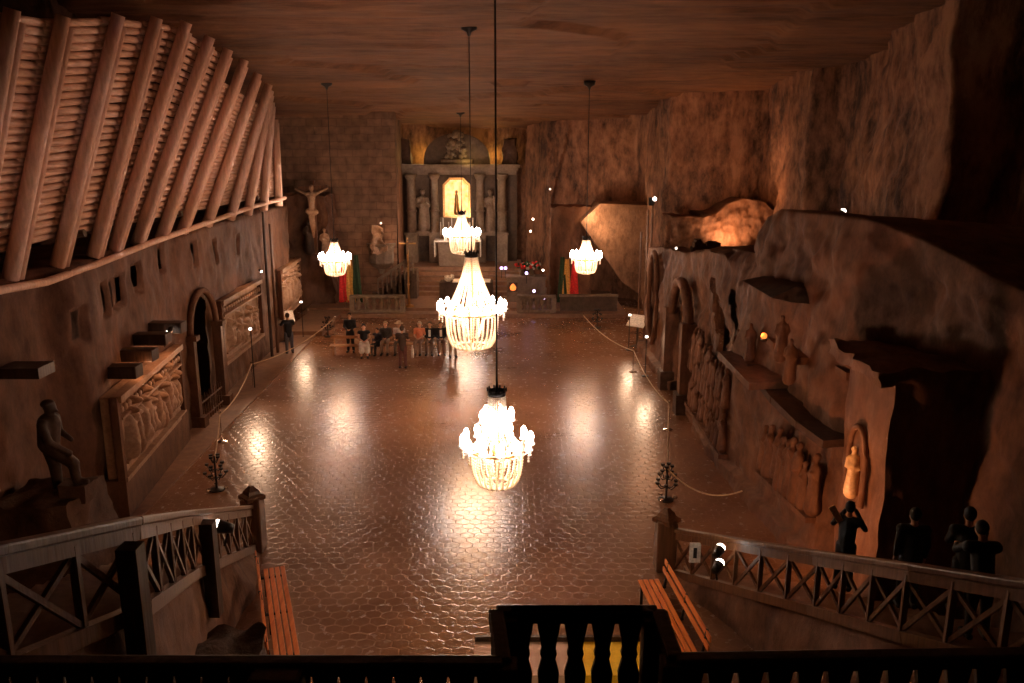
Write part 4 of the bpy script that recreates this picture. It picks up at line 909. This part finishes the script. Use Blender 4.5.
rough_block('boulder',(q.x-.1,q.y,0),(1.45,1.8,q.z-.25),'rock_dark','rough dark boulder at the foot of the left staircase wall','boulder',jit=.25,n=10,taper=.4)
# lamps on the rails
lp=Vector(atd(223,527,13.6)); spotlamp(lp+Vector((.0,0,0)),(-8.6,12.5,3.4),'bright spotlight clamped to the left stair railing',0,size=.06,s=1.1)
light('SPOT',lp+Vector((-.3,.1,.0)),130,(1,.42,.18),.06,(-10,19.5,3.6),120,.5)
rp=Vector(atd(727,551,15.0)); spotlamp(rp-Vector((.15,0,.3)),(8,19,4),'pair of bright spotlights clamped to the right stair railing',0,120,size=.05,n=2,s=.9,gap=.3)
light('SPOT',rp+Vector((.35,.1,.0)),270,(1,.40,.17),.03,(8.2,19,4.2),140,.5)
# notice board on the right railing
q=polyinterp(RP,.10); b=MB(); n_=(RP[1]-RP[0]).normalized()
A=atd(693,538,16.6); Bp=atd(701,565,16.3)
t=thing('notice_sign','small white notice sign fixed to the right stair railing','sign',((A.x+Bp.x)/2,(A.y+Bp.y)/2,Bp.z))
MB().box(((A.x+Bp.x)/2-.05,(A.y+Bp.y)/2-.05,(A.z+Bp.z)/2),(.22,.03,.42)).build('board','cloth_white',t)
MB().box(((A.x+Bp.x)/2-.05,(A.y+Bp.y)/2-.07,(A.z+Bp.z)/2),(.07,.01,.22)).build('arrow_mark','iron',t)
# ------------------------------------------------------------------ near balcony balustrade
ZR=5.5
F1=atz(496,608,ZR); F2=atz(658,608,ZR); K1=atz(503,659,ZR); K2=atz(676,656,ZR); K0=atz(-80,667,ZR); K3=atz(1100,640,ZR)
t=thing('balcony_balustrade','dark wooden balcony balustrade in the foreground with a small projecting bay','balustrade',((K1.x+K2.x)/2,K1.y,4.4))
tr=MB()
prof=[(.07,0),(.07,.10),(.05,.14),(.062,.18),(.05,.22),(.075,.30),(.08,.38),(.06,.46),(.05,.50),(.062,.54),(.052,.58),(.06,.64),(.075,.72),(.088,.80),(.0985,.88)]
def run(a,c,n,skip=0):
    MB().beam(a-Vector((0,0,.05)),c-Vector((0,0,.05)),.11,.10).build('top_rail','dark_timber',t,bevel=.015)
    MB().beam(a-Vector((0,0,.95)),c-Vector((0,0,.95)),.12,.12).build('bottom_rail','dark_timber',t)
    for k in range(n):
        q=a.lerp(c,(k+.5)/n); poly=[(r*.98,z) for r,z in prof]+[(-r*.98,z) for r,z in prof[::-1]]
        d=(c-a).normalized(); MB().prism(poly,q-Vector((0,0,.9))-d.cross(Vector((0,0,1)))*.02,d,(0,0,1),.04).build('baluster','dark_timber',t)
MB().beam(F1-Vector((0,0,.05)),F2-Vector((0,0,.05)),.11,.10).build('top_rail','dark_timber',t,bevel=.015)
run(F1.lerp(F2,.075),F1.lerp(F2,.915),5); run(K1,F1,3); run(F2,K2,3); run(Vector((-3.6,K1.y,ZR)),K1,20); run(K2,Vector((5.0,K2.y+.1,ZR)),20)
for q in (F1+Vector((.06,-.05,0)),F2+Vector((-.02,-.05,0)),K1,K2): MB().box(q-Vector((0,0,.52)),(.19,.16,.98)).build('corner_post','dark_timber',t,bevel=.01)
b=MB(); b.box((.6,3.4,4.4),(9.5,2.9,.18)); b.box(((F1.x+F2.x)/2,(F1.y+K1.y)/2,4.4),(F2.x-F1.x+.1,F1.y-K1.y+.2,.16)); b.build('balcony_floor','dark_timber',t)
q=atz(280,668,ZR-.05); tag(MB().box(q-Vector((0,.1,.52)),(.34,.2,1.1)).build('gate_post','dark_timber',bevel=.03),'broad dark post with flat top at left end of the foreground balustrade','post')
# tables below
def table(x0,x1,y0,y1,z,cloth,label):
    t=thing('covered_table',label,'table',((x0+x1)/2,(y0+y1)/2,0),'tables below the balcony')
    MB().box(((x0+x1)/2,(y0+y1)/2,z),(x1-x0,y1-y0,.05)).build('cloth_top',cloth,t); MB().box(((x0+x1)/2,y1+.03,z+.04),(x1-x0,.07,.14)).build('back_rim','dark_timber',t)
    MB().box(((x0+x1)/2,y0+.02,z-.3),(x1-x0,.03,.55)).build('cloth_drop',cloth,t)
    for x in (x0+.1,x1-.1):
        for y in (y0+.1,y1-.1): MB().box((x,y,z/2),(.06,.06,z)).build('leg','dark_timber',t)
a=atz(475,643,.8); c=atz(576,643,.8); e=atz(657,643,.8); n0=atz(560,677,.8)
table(a.x,c.x-.02,n0.y,a.y,.8,'pink_cloth','pink covered table on the floor under the balcony bay, left of the yellow one')
table(c.x+.02,e.x,n0.y,a.y,.8,'yellow_cloth','yellow covered table on the floor under the balcony bay')
light('SPOT',(.8,9.2,2.4),90,(1,.62,.3),.1,(.9,11.8,.8),80)  # unseen lamp added to brighten the covered tables
# ------------------------------------------------------------------ benches
def slat_bench(A,Bv,side,label):
    """A far end centre of seat, Bv near end"""
    A=Vector(A);Bv=Vector(Bv); d=(Bv-A).normalized(); sd=Vector((-d.y,d.x,0))*side
    t=thing('slatted_bench',label,'bench',((A+Bv)/2),'orange slatted benches beside the staircases'); 
    for k in range(4): MB().beam(A+sd*(.11*(k-1.5))+Vector((0,0,.45)),Bv+sd*(.11*(k-1.5))+Vector((0,0,.45)),.085,.035).build('seat_slat','bench_timber',t,bevel=.006)
    for k in range(2): MB().beam(A+sd*(.30+.03*k)+Vector((0,0,.68+.16*k)),Bv+sd*(.30+.03*k)+Vector((0,0,.68+.16*k)),.03,.11).build('back_slat','bench_timber',t,bevel=.006)
    for u in (.08,.5,.92):
        q=A.lerp(Bv,u)
        for w in (-.18,.18): MB().box(q+sd*w+Vector((0,0,.21)),(.05,.05,.42)).build('leg','iron',t)
        MB().beam(q-sd*.2+Vector((0,0,.41)),q+sd*.3+Vector((0,0,.41)),.05,.04).build('seat_support','iron',t)
        MB().beam(q+sd*.27+Vector((0,0,.4)),q+sd*.34+Vector((0,0,.9)),.04,.04).build('back_support','iron',t)
def zz(px,py,z=.45): 
    q=atz(px,py,z); q.z=0; return q
slat_bench(zz(274,568),zz(288,662),-1,'orange slatted wooden bench beside the left staircase')
slat_bench(zz(648,580),zz(690,662),1,'orange slatted wooden bench beside the right staircase')
def plank_bench(x0,x1,y,label,back=False):
    t=thing('plank_bench',label,'bench',((x0+x1)/2,y,0),'benches under the visitors')
    MB().box(((x0+x1)/2,y,.43),(x1-x0,.36,.05)).build('seat','pale_bench',t,bevel=.01)
    for x in (x0+.15,x1-.15): MB().box((x,y,.2),(.07,.3,.4)).build('leg','pale_bench',t)
    MB().box(((x0+x1)/2,y+.2,.75),(x1-x0,.04,.12)).build('backrest','pale_bench',t)
    for x in (x0+.15,x1-.15): MB().box((x,y+.18,.55),(.05,.04,.35)).build('back_support','pale_bench',t)
plank_bench(-7.9,-6.0,35.1,'pale wooden bench at the left under the woman in the white skirt'); plank_bench(-5.9,-2.9,35.5,'pale wooden bench under the seated visitors in the middle'); 
# ------------------------------------------------------------------ people
CM={}
def cm(c):
    k='cloth_%d_%d_%d'%tuple(int(x*99) for x in c)
    if k not in MATS: plain(k,c,.75,noise_amt=.12)
    return k
SKIN=(.62,.34,.22)
def human(loc,face,pose,top,bottom,hair,label,sleeves='long',skirt=False,scale=1.0,hat=None,lean=0,arms='down',shoes=(.02,.018,.016),bald=False,cat='person',group=None,extra=None,skin=SKIN,longhair=False):
    t=thing('person',label,cat,loc,group,rz=face); t.scale=(scale,)*3
    V=Vector
    if pose=='stand':
        pel=V((0,0,.93)); hipz=.9; kn=[V((s*.1,-.02,.5)) for s in (-1,1)]; an=[V((s*.12,.02,.09)) for s in (-1,1)]; hip=[V((s*.09,0,.9)) for s in (-1,1)]
    elif pose=='sit':
        pel=V((0,.05,.56)); kn=[V((s*.12,-.42,.52)) for s in (-1,1)]; an=[V((s*.12,-.45,.09)) for s in (-1,1)]; hip=[V((s*.09,.02,.55)) for s in (-1,1)]
    th=lean; up=V((0,-math.sin(th),math.cos(th)))
    ch=pel+up*.34; nk=pel+up*.56; hd=nk+V((0,-.02-.05*math.sin(th),0))+up*.14
    sh=[pel+up*.49+V((s*.185,0,0)) for s in (-1,1)]
    if arms=='down': el=[s_+V((s*.05,.02,-.28)) for s_,s in zip(sh,(-1,1))]; wr=[e_+V((-s*.01,-.07,-.25)) for e_,s in zip(el,(-1,1))]
    elif arms=='lap': el=[s_+V((s*.06,-.04,-.27)) for s_,s in zip(sh,(-1,1))]; wr=[V((s*.06,-.28,pel.z+.14)) for s in (-1,1)]
    elif arms=='front': el=[s_+V((s*.07,-.08,-.26)) for s_,s in zip(sh,(-1,1))]; wr=[V((s*.06,-.27-.2*math.sin(th),pel.z+.22)) for s in (-1,1)]
    elif arms=='reach': el=[s_+V((s*.08,-.2,-.18)) for s_,s in zip(sh,(-1,1))]; wr=[V((s*.14,sh[0].y-.46,sh[0].z-.22)) for s in (-1,1)]
    elif arms=='camera': el=[s_+V((s*.1,-.12,-.2)) for s_,s in zip(sh,(-1,1))]; wr=[hd+V((s*.06,-.2,-.08)) for s in (-1,1)]
    b=MB()
    b.cap(pel,ch,.13,.145); b.cap(sh[0].lerp(sh[1],.2)-up*.03,sh[0].lerp(sh[1],.8)-up*.03,.085); b.cap(nk-up*.06,nk+up*.06,.055)
    b.sph(hd,.1,14,10,sc=(.80,.98,1.2)); b.cap(hd+V((0,-.09,-.01)),hd+V((0,-.112,-.03)),.014,.016,8); b.cap(hd+V((0,-.07,-.09)),hd+V((0,-.05,-.085)),.03,.035)
    for s in (-1,1): b.sph(hd+V((s*.08,.01,-.01)),.025,8,6,sc=(.5,1,1.2))
    for i,s in enumerate((-1,1)):
        b.cap(sh[i],el[i],.05,.04); b.cap(el[i],wr[i],.04,.027); d=(wr[i]-el[i]).normalized(); a=V((1,0,0))
        pc=wr[i]+d*.05; b.cap(wr[i],wr[i]+d*.06,.026,.034)
        a=d.orthogonal().normalized() if abs(d.x)>.9 else (V((1,0,0))-d*d.x).normalized()
        curl=V((0,-1,-.2)) if arms!='camera' else V((-s,0,0)); 
        for k in range(4):
            r0=wr[i]+d*.08+a*(.022*(k-1.5)); L=(.066,.078,.072,.056)[k]; mid=r0+d*L*.55+curl*.006; b.cap(r0,mid,.0095,.009,6); b.cap(mid,mid+(d+curl*.4).normalized()*L*.5,.009,.0075,6)
        r0=wr[i]+d*.03-a*s*.03; b.cap(r0,r0+(d-a*s*.8).normalized()*.055,.012,.0095,6)
        b.cap(hip[i],kn[i],.085,.058); b.cap(kn[i],an[i],.055,.038); b.cap(an[i]-V((0,-.02,.03)),an[i]+V((s*.02,-.16,-.05)),.04,.032)
    b.build('body',cm(skin),t,world=False,remesh=.014)
    e=MB(); 
    for s in (-1,1): MB().sph(hd+V((s*.032,-.092,.012)),.011,6,5).build('eye','shoe_black',t,world=False)
    # top
    b=MB(); b.cap(pel+V((0,0,-.02)),ch,.15,.165); b.cap(sh[0]-up*.03,sh[1]-up*.03,.095); b.cap(pel-V((0,0,.08)),pel,.145,.15)
    for i in (0,1):
        if sleeves!='none': 
            b.cap(sh[i],el[i] if sleeves=='long' else sh[i].lerp(el[i],.7),.068,.056)
            if sleeves=='long': b.cap(el[i],el[i].lerp(wr[i],.92),.055,.042)
    b.build('jacket' if sleeves=='long' else 'shirt',cm(top),t,world=False,remesh=.022)
    # bottoms
    b=MB()
    if skirt:
        if pose=='stand': b.lathe([(.15,.95),(.19,.8),(.23,.5),(.22,.49),(.14,.9)],(0,0,0),16)
        else:
            b.cap(pel,pel-V((0,0,.03)),.17); 
            for i in (0,1): b.cap(hip[i],kn[i],.125,.115); b.cap(kn[i],kn[i].lerp(an[i],.55),.115,.12)
            b.cap(kn[0],kn[1],.1)
        b.build('skirt',cm(bottom),t,world=False,remesh=.022)
    else:
        b.cap(pel-V((0,0,.06)),pel,.145,.14)
        for i in (0,1): b.cap(hip[i],kn[i],.105,.078); b.cap(kn[i],kn[i].lerp(an[i],.93),.075,.062)
        b.build('trousers',cm(bottom),t,world=False,remesh=.022)
    for i,s in enumerate((-1,1)):
        MB().cap(an[i]+V((0,.05,-.04)),an[i]+V((s*.02,-.17,-.05)),.05,.042).build('shoe',cm(shoes),t,world=False,smooth=True)
    if not bald:
        b=MB(); b.sph(hd+V((0,.025,.035)),.105,14,10,sc=(.88,1,1.12))
        if longhair: b.cap(hd+V((0,.06,-.02)),hd+V((0,.07,-.14)),.08,.06)
        b.build('hair',cm(hair),t,world=False,smooth=True)
    if hat:
        b=MB(); b.lathe([(.19,.05),(.2,.06),(.1,.075),(.095,.15),(.05,.17)],hd,14); b.build('hat',cm(hat),t,world=False,smooth=True)
    return t,hd,wr
def fl(px,py): return atz(px,py,0)
BK=(.012,.012,.014)
G='tourists gathered on the hall floor'
p=fl(351,352); human((p.x,p.y,0),0,'stand',BK,BK,(.05,.03,.02),'person in a black suit standing at the left end of the group, hands together',arms='lap',group=G)
p=fl(290,354); human((p.x,p.y,0),R(205),'stand',BK,(.14,.15,.2),(.05,.03,.02),'person in black jacket and grey jeans leaning over the left lectern',arms='reach',lean=.12,scale=1.03,group=G)
human((-6.4,35.0,0),R(10),'sit',BK,(.75,.66,.55),BK,'person with black sleeveless top and white skirt seated at left of the group',sleeves='none',skirt=True,arms='lap',longhair=True,group=G)
human((-5.9,35.35,0),R(-20),'sit',(.03,.022,.03),BK,(.06,.03,.02),'small person in dark clothes seated between the white skirt and beige trousers',arms='lap',scale=.82,group=G)
human((-5.55,35.55,0),0,'sit',(.06,.05,.045),(.55,.44,.34),(.35,.25,.15),'person with grey-black top and beige trousers seated, third from left',arms='lap',group=G)
human((-4.95,35.5,0),0,'sit',(.6,.52,.5),(.16,.13,.12),(.4,.36,.3),'person in white shirt and pale hat seated in the middle of the group',sleeves='short',arms='lap',hat=(.6,.45,.3),group=G)
p=fl(403,368); human((p.x,p.y,0),PI,'stand',(.045,.022,.018),(.13,.045,.035),(.06,.035,.02),'person in dark brown shirt and maroon trousers standing with back to the camera',sleeves='short',arms='front',group=G)
human((-4.05,35.5,0),R(-8),'sit',(.75,.25,.12),(.3,.2,.15),(.5,.4,.3),'person in an orange shirt seated right of the standing figure',sleeves='short',arms='lap',group=G,bald=False)
_pa=human((-3.6,35.5,0),0,'sit',BK,(.16,.10,.07),(.10,.06,.03),'person in open black jacket over white shirt seated second from right',arms='lap',group=G)
_pb=human((-3.12,35.5,0),R(8),'sit',BK,(.20,.11,.08),(.10,.06,.03),'person in black jacket seated at the right end of the bench',arms='lap',group=G)
for q_ in (_pa,_pb): MB().box((0,-.125,.9),(.10,.03,.30)).build('white_shirt','cloth_white',q_[0],world=False)
p=fl(453,357); human((p.x,p.y,0),R(15),'stand',(.3,.22,.18),(.42,.30,.22),(.1,.06,.04),'person in pale trousers standing behind the largest chandelier',group=G)
p=fl(413.5,356); tag(MB().lathe([(.05,0),(.06,.03),(.06,.35),(.03,.45),(.03,.55)],(p.x,34.6,0),10).build('white_bottle','cloth_white',smooth=True),'white bottle standing on the floor before the orange shirt','bottle')
# dark visitors on the right stair
DK=(.015,.012,.011)
def stz(px,d):  # tread height near
    best=min((abs((512+F*q.x/ (q.y*_c-(q.z-H)*_s))-px),q.z) for q in (polyinterp(RP,k/60) for k in range(61)))
    return best[1]-1.05
G2='visitors on the right staircase'
for (px,py,d,face,arms_,lean,lab) in [(850,506,13.3,150,'camera',.1,'person in black on right staircase with pale leaflet, nearest the pillar niche'),(916,512,11.6,170,'down',.0,'person in black standing in the shadow of the square pillar on the right stair'),(972,514,10.9,160,'front',.15,'person in dark clothes on the right staircase, head bare, behind the leaning one'),(990,530,10.1,175,'reach',.3,'person in dark clothes leaning on right stair railing nearest the edge')]:
    hp=atd(px,py,d); fz=stz(px,d); s=min(1.08,max(.86,(hp.z-fz+.08)/1.72))
    human((hp.x,hp.y,hp.z-1.70*s),R(face),'stand',DK,DK,DK,lab,arms=arms_,lean=lean,scale=s,group=G2)
q=atd(836,514,13.2); tag(MB().box(q,(.10,.02,.30),Matrix.Rotation(R(-32),3,'Y')).build('leaflet','warm_salt'),'pale folded leaflet held up by the person near the pillar','leaflet')
# ------------------------------------------------------------------ lecterns, stanchions, candle stands
def lectern(p,face,label):
    t=thing('lectern',label,'lectern',p,'lecterns by the side walls',rz=face)
    MB().box((0,0,.03),(.5,.45,.06)).build('base','altar_dark',t,world=False); MB().cyl((0,0,.05),(0,0,1.1),.06,.05,8).build('stem','altar_dark',t,world=False)
    MB().box((0,0,1.2),(.9,.7,.04),Matrix.Rotation(R(38),3,'X')).build('white_board','cloth_white',t,world=False)
lectern(fl(290,345)+Vector((-.35,.55,0)),R(25),'lectern with a white sheet under the leaning person at the left wall')
lectern(fl(637,347)+Vector((0,0,0)),R(-40),'lectern with a bright white tilted board at the right wall')
def stanchion(p,label):
    t=thing('rope_stanchion',label,'stanchion',p,'rope barrier stanchions')
    MB().lathe([(.16,0),(.16,.02),(.04,.05)],(0,0,0),12).build('base','chrome',t,world=False); MB().cyl((0,0,.04),(0,0,.92),.022,.022,8).build('post','chrome',t,world=False); MB().sph((0,0,.95),.045,8,6).build('knob','chrome',t,world=False)
    return Vector(p)+Vector((0,0,.88))
def rope(a,c,label,sag=.25):
    pts=[a.lerp(c,k/16)-Vector((0,0,sag*4*(k/16)*(1-k/16))) for k in range(17)]
    tag(MB().tube(pts,.02,6).build('barrier_rope','rope',smooth=True),label,'rope','ropes between the stanchions')
s1=stanchion(fl(222,442),'stanchion by the left wall in front of the near relief')
s2=stanchion(fl(253,387),'stanchion by the left wall below the second relief')
s3=stanchion(fl(335,336),'stanchion at the platform left of the visitors')
s4=stanchion(fl(583,333),'stanchion before the platform below the right chandelier')
s5=stanchion(fl(633,372),'stanchion on the right side before the white board')
s6=stanchion(fl(668,430),'stanchion on the right below the arched doorway')
rope(s1,s2,'rope along the left wall between the two near stanchions'); rope(s2,s3,'rope along the left wall from second relief to the platform',.3)
rope(s4,s5,'rope on the right side running from the platform toward the white board'); rope(s5,s6,'rope on the right side from the white board to the arched doorway')
def candle_stand(p,label,h=.95):
    t=thing('candle_stand',label,'candle stand',p,'black tiered candle stands')
    MB().lathe([(.2,0),(.2,.03),(.03,.06),(.02,h)],(0,0,0),10).build('stem','iron',t,world=False)
    for z,r,n in ((.45,.26,6),(.68,.2,5),(.9,.12,4)):
        for k in range(n):
            a=2*PI*k/n+z*3; b=MB(); b.tube([(0,0,z-.1),(r*.6*math.cos(a),r*.6*math.sin(a),z-.12),(r*math.cos(a),r*math.sin(a),z)],.012,5); b.lathe([(.02,0),(.05,.02),(.055,.07)],(r*math.cos(a),r*math.sin(a),z),8)
            b.build('candle_cup','iron',t,world=False)
    for k in range(3): MB().lathe([(.05,.0),(.06,.03),(.05,.06)],(.24*math.cos(2*k),.24*math.sin(2*k),.04),8).build('glass_cup','chrome',t,world=False)
    return Vector(p)+Vector((0,0,h-.1))
c1=candle_stand(fl(217,490),'black tiered candle stand on the left near the staircase foot')
c2=candle_stand(fl(666,500),'black tiered candle stand on the right near the staircase foot')
candle_stand(fl(597,328),'small black candle stand far right before the platform steps')
candle_stand(fl(331,338)+Vector((-.2,.3,0)),'small black candle stand left of the visitors near the platform')
rope(s1,c1,'rope from the near left stanchion to the left candle stand',.1); rope(s6,c2,'rope from the doorway stanchion to the right candle stand',.12)
rope(c2,Vector(atz(742,491,.9)),'rope sagging from the right candle stand to the right wall',.35)
# dark stubs added in place of small shaded holes on right upper wall, plus a lintel
for k,(px,py,d,lab) in enumerate([(639,176,49.0,'small round dark stub standing in for a hole, left of the others on the upper right wall'),(712,178,41.3,'small dark stub standing in for a hole high on the end wall, left of a pair'),(736,178,41.3,'small dark stub standing in for a hole high on the end wall, right of a pair'),(722,149,41.2,'dark lintel over the shallow arch on the end wall')]):
    q=atd(px,py,d); b=MB()
    if k<3: b.cyl(q,q+Vector((0,.6,0)),.16,.14,10)
    else: b.box(q,(1.2,.5,.3))
    tag(b.build('dark_stub','dark_timber'),lab,'beam')
# ------------------------------------------------------------------ camera, world, view
w=bpy.data.worlds.new('w'); SC.world=w; w.use_nodes=True; w.node_tree.nodes['Background'].inputs[0].default_value=(.9,.42,.2,1); w.node_tree.nodes['Background'].inputs[1].default_value=.004
cam=bpy.data.cameras.new('camera'); co=bpy.data.objects.new('camera',cam); COL.objects.link(co); co.location=(0,0,H); co.rotation_euler=(R(90)-PITCH,0,0)
cam.sensor_width=36; cam.lens=F/1024*36; cam.clip_end=200; cam.clip_start=.05; SC.camera=co
SC.view_settings.view_transform='Standard'; SC.view_settings.look='None'; SC.view_settings.gamma=1; SC.view_settings.use_curve_mapping=False; SC.view_settings.exposure=-0.15
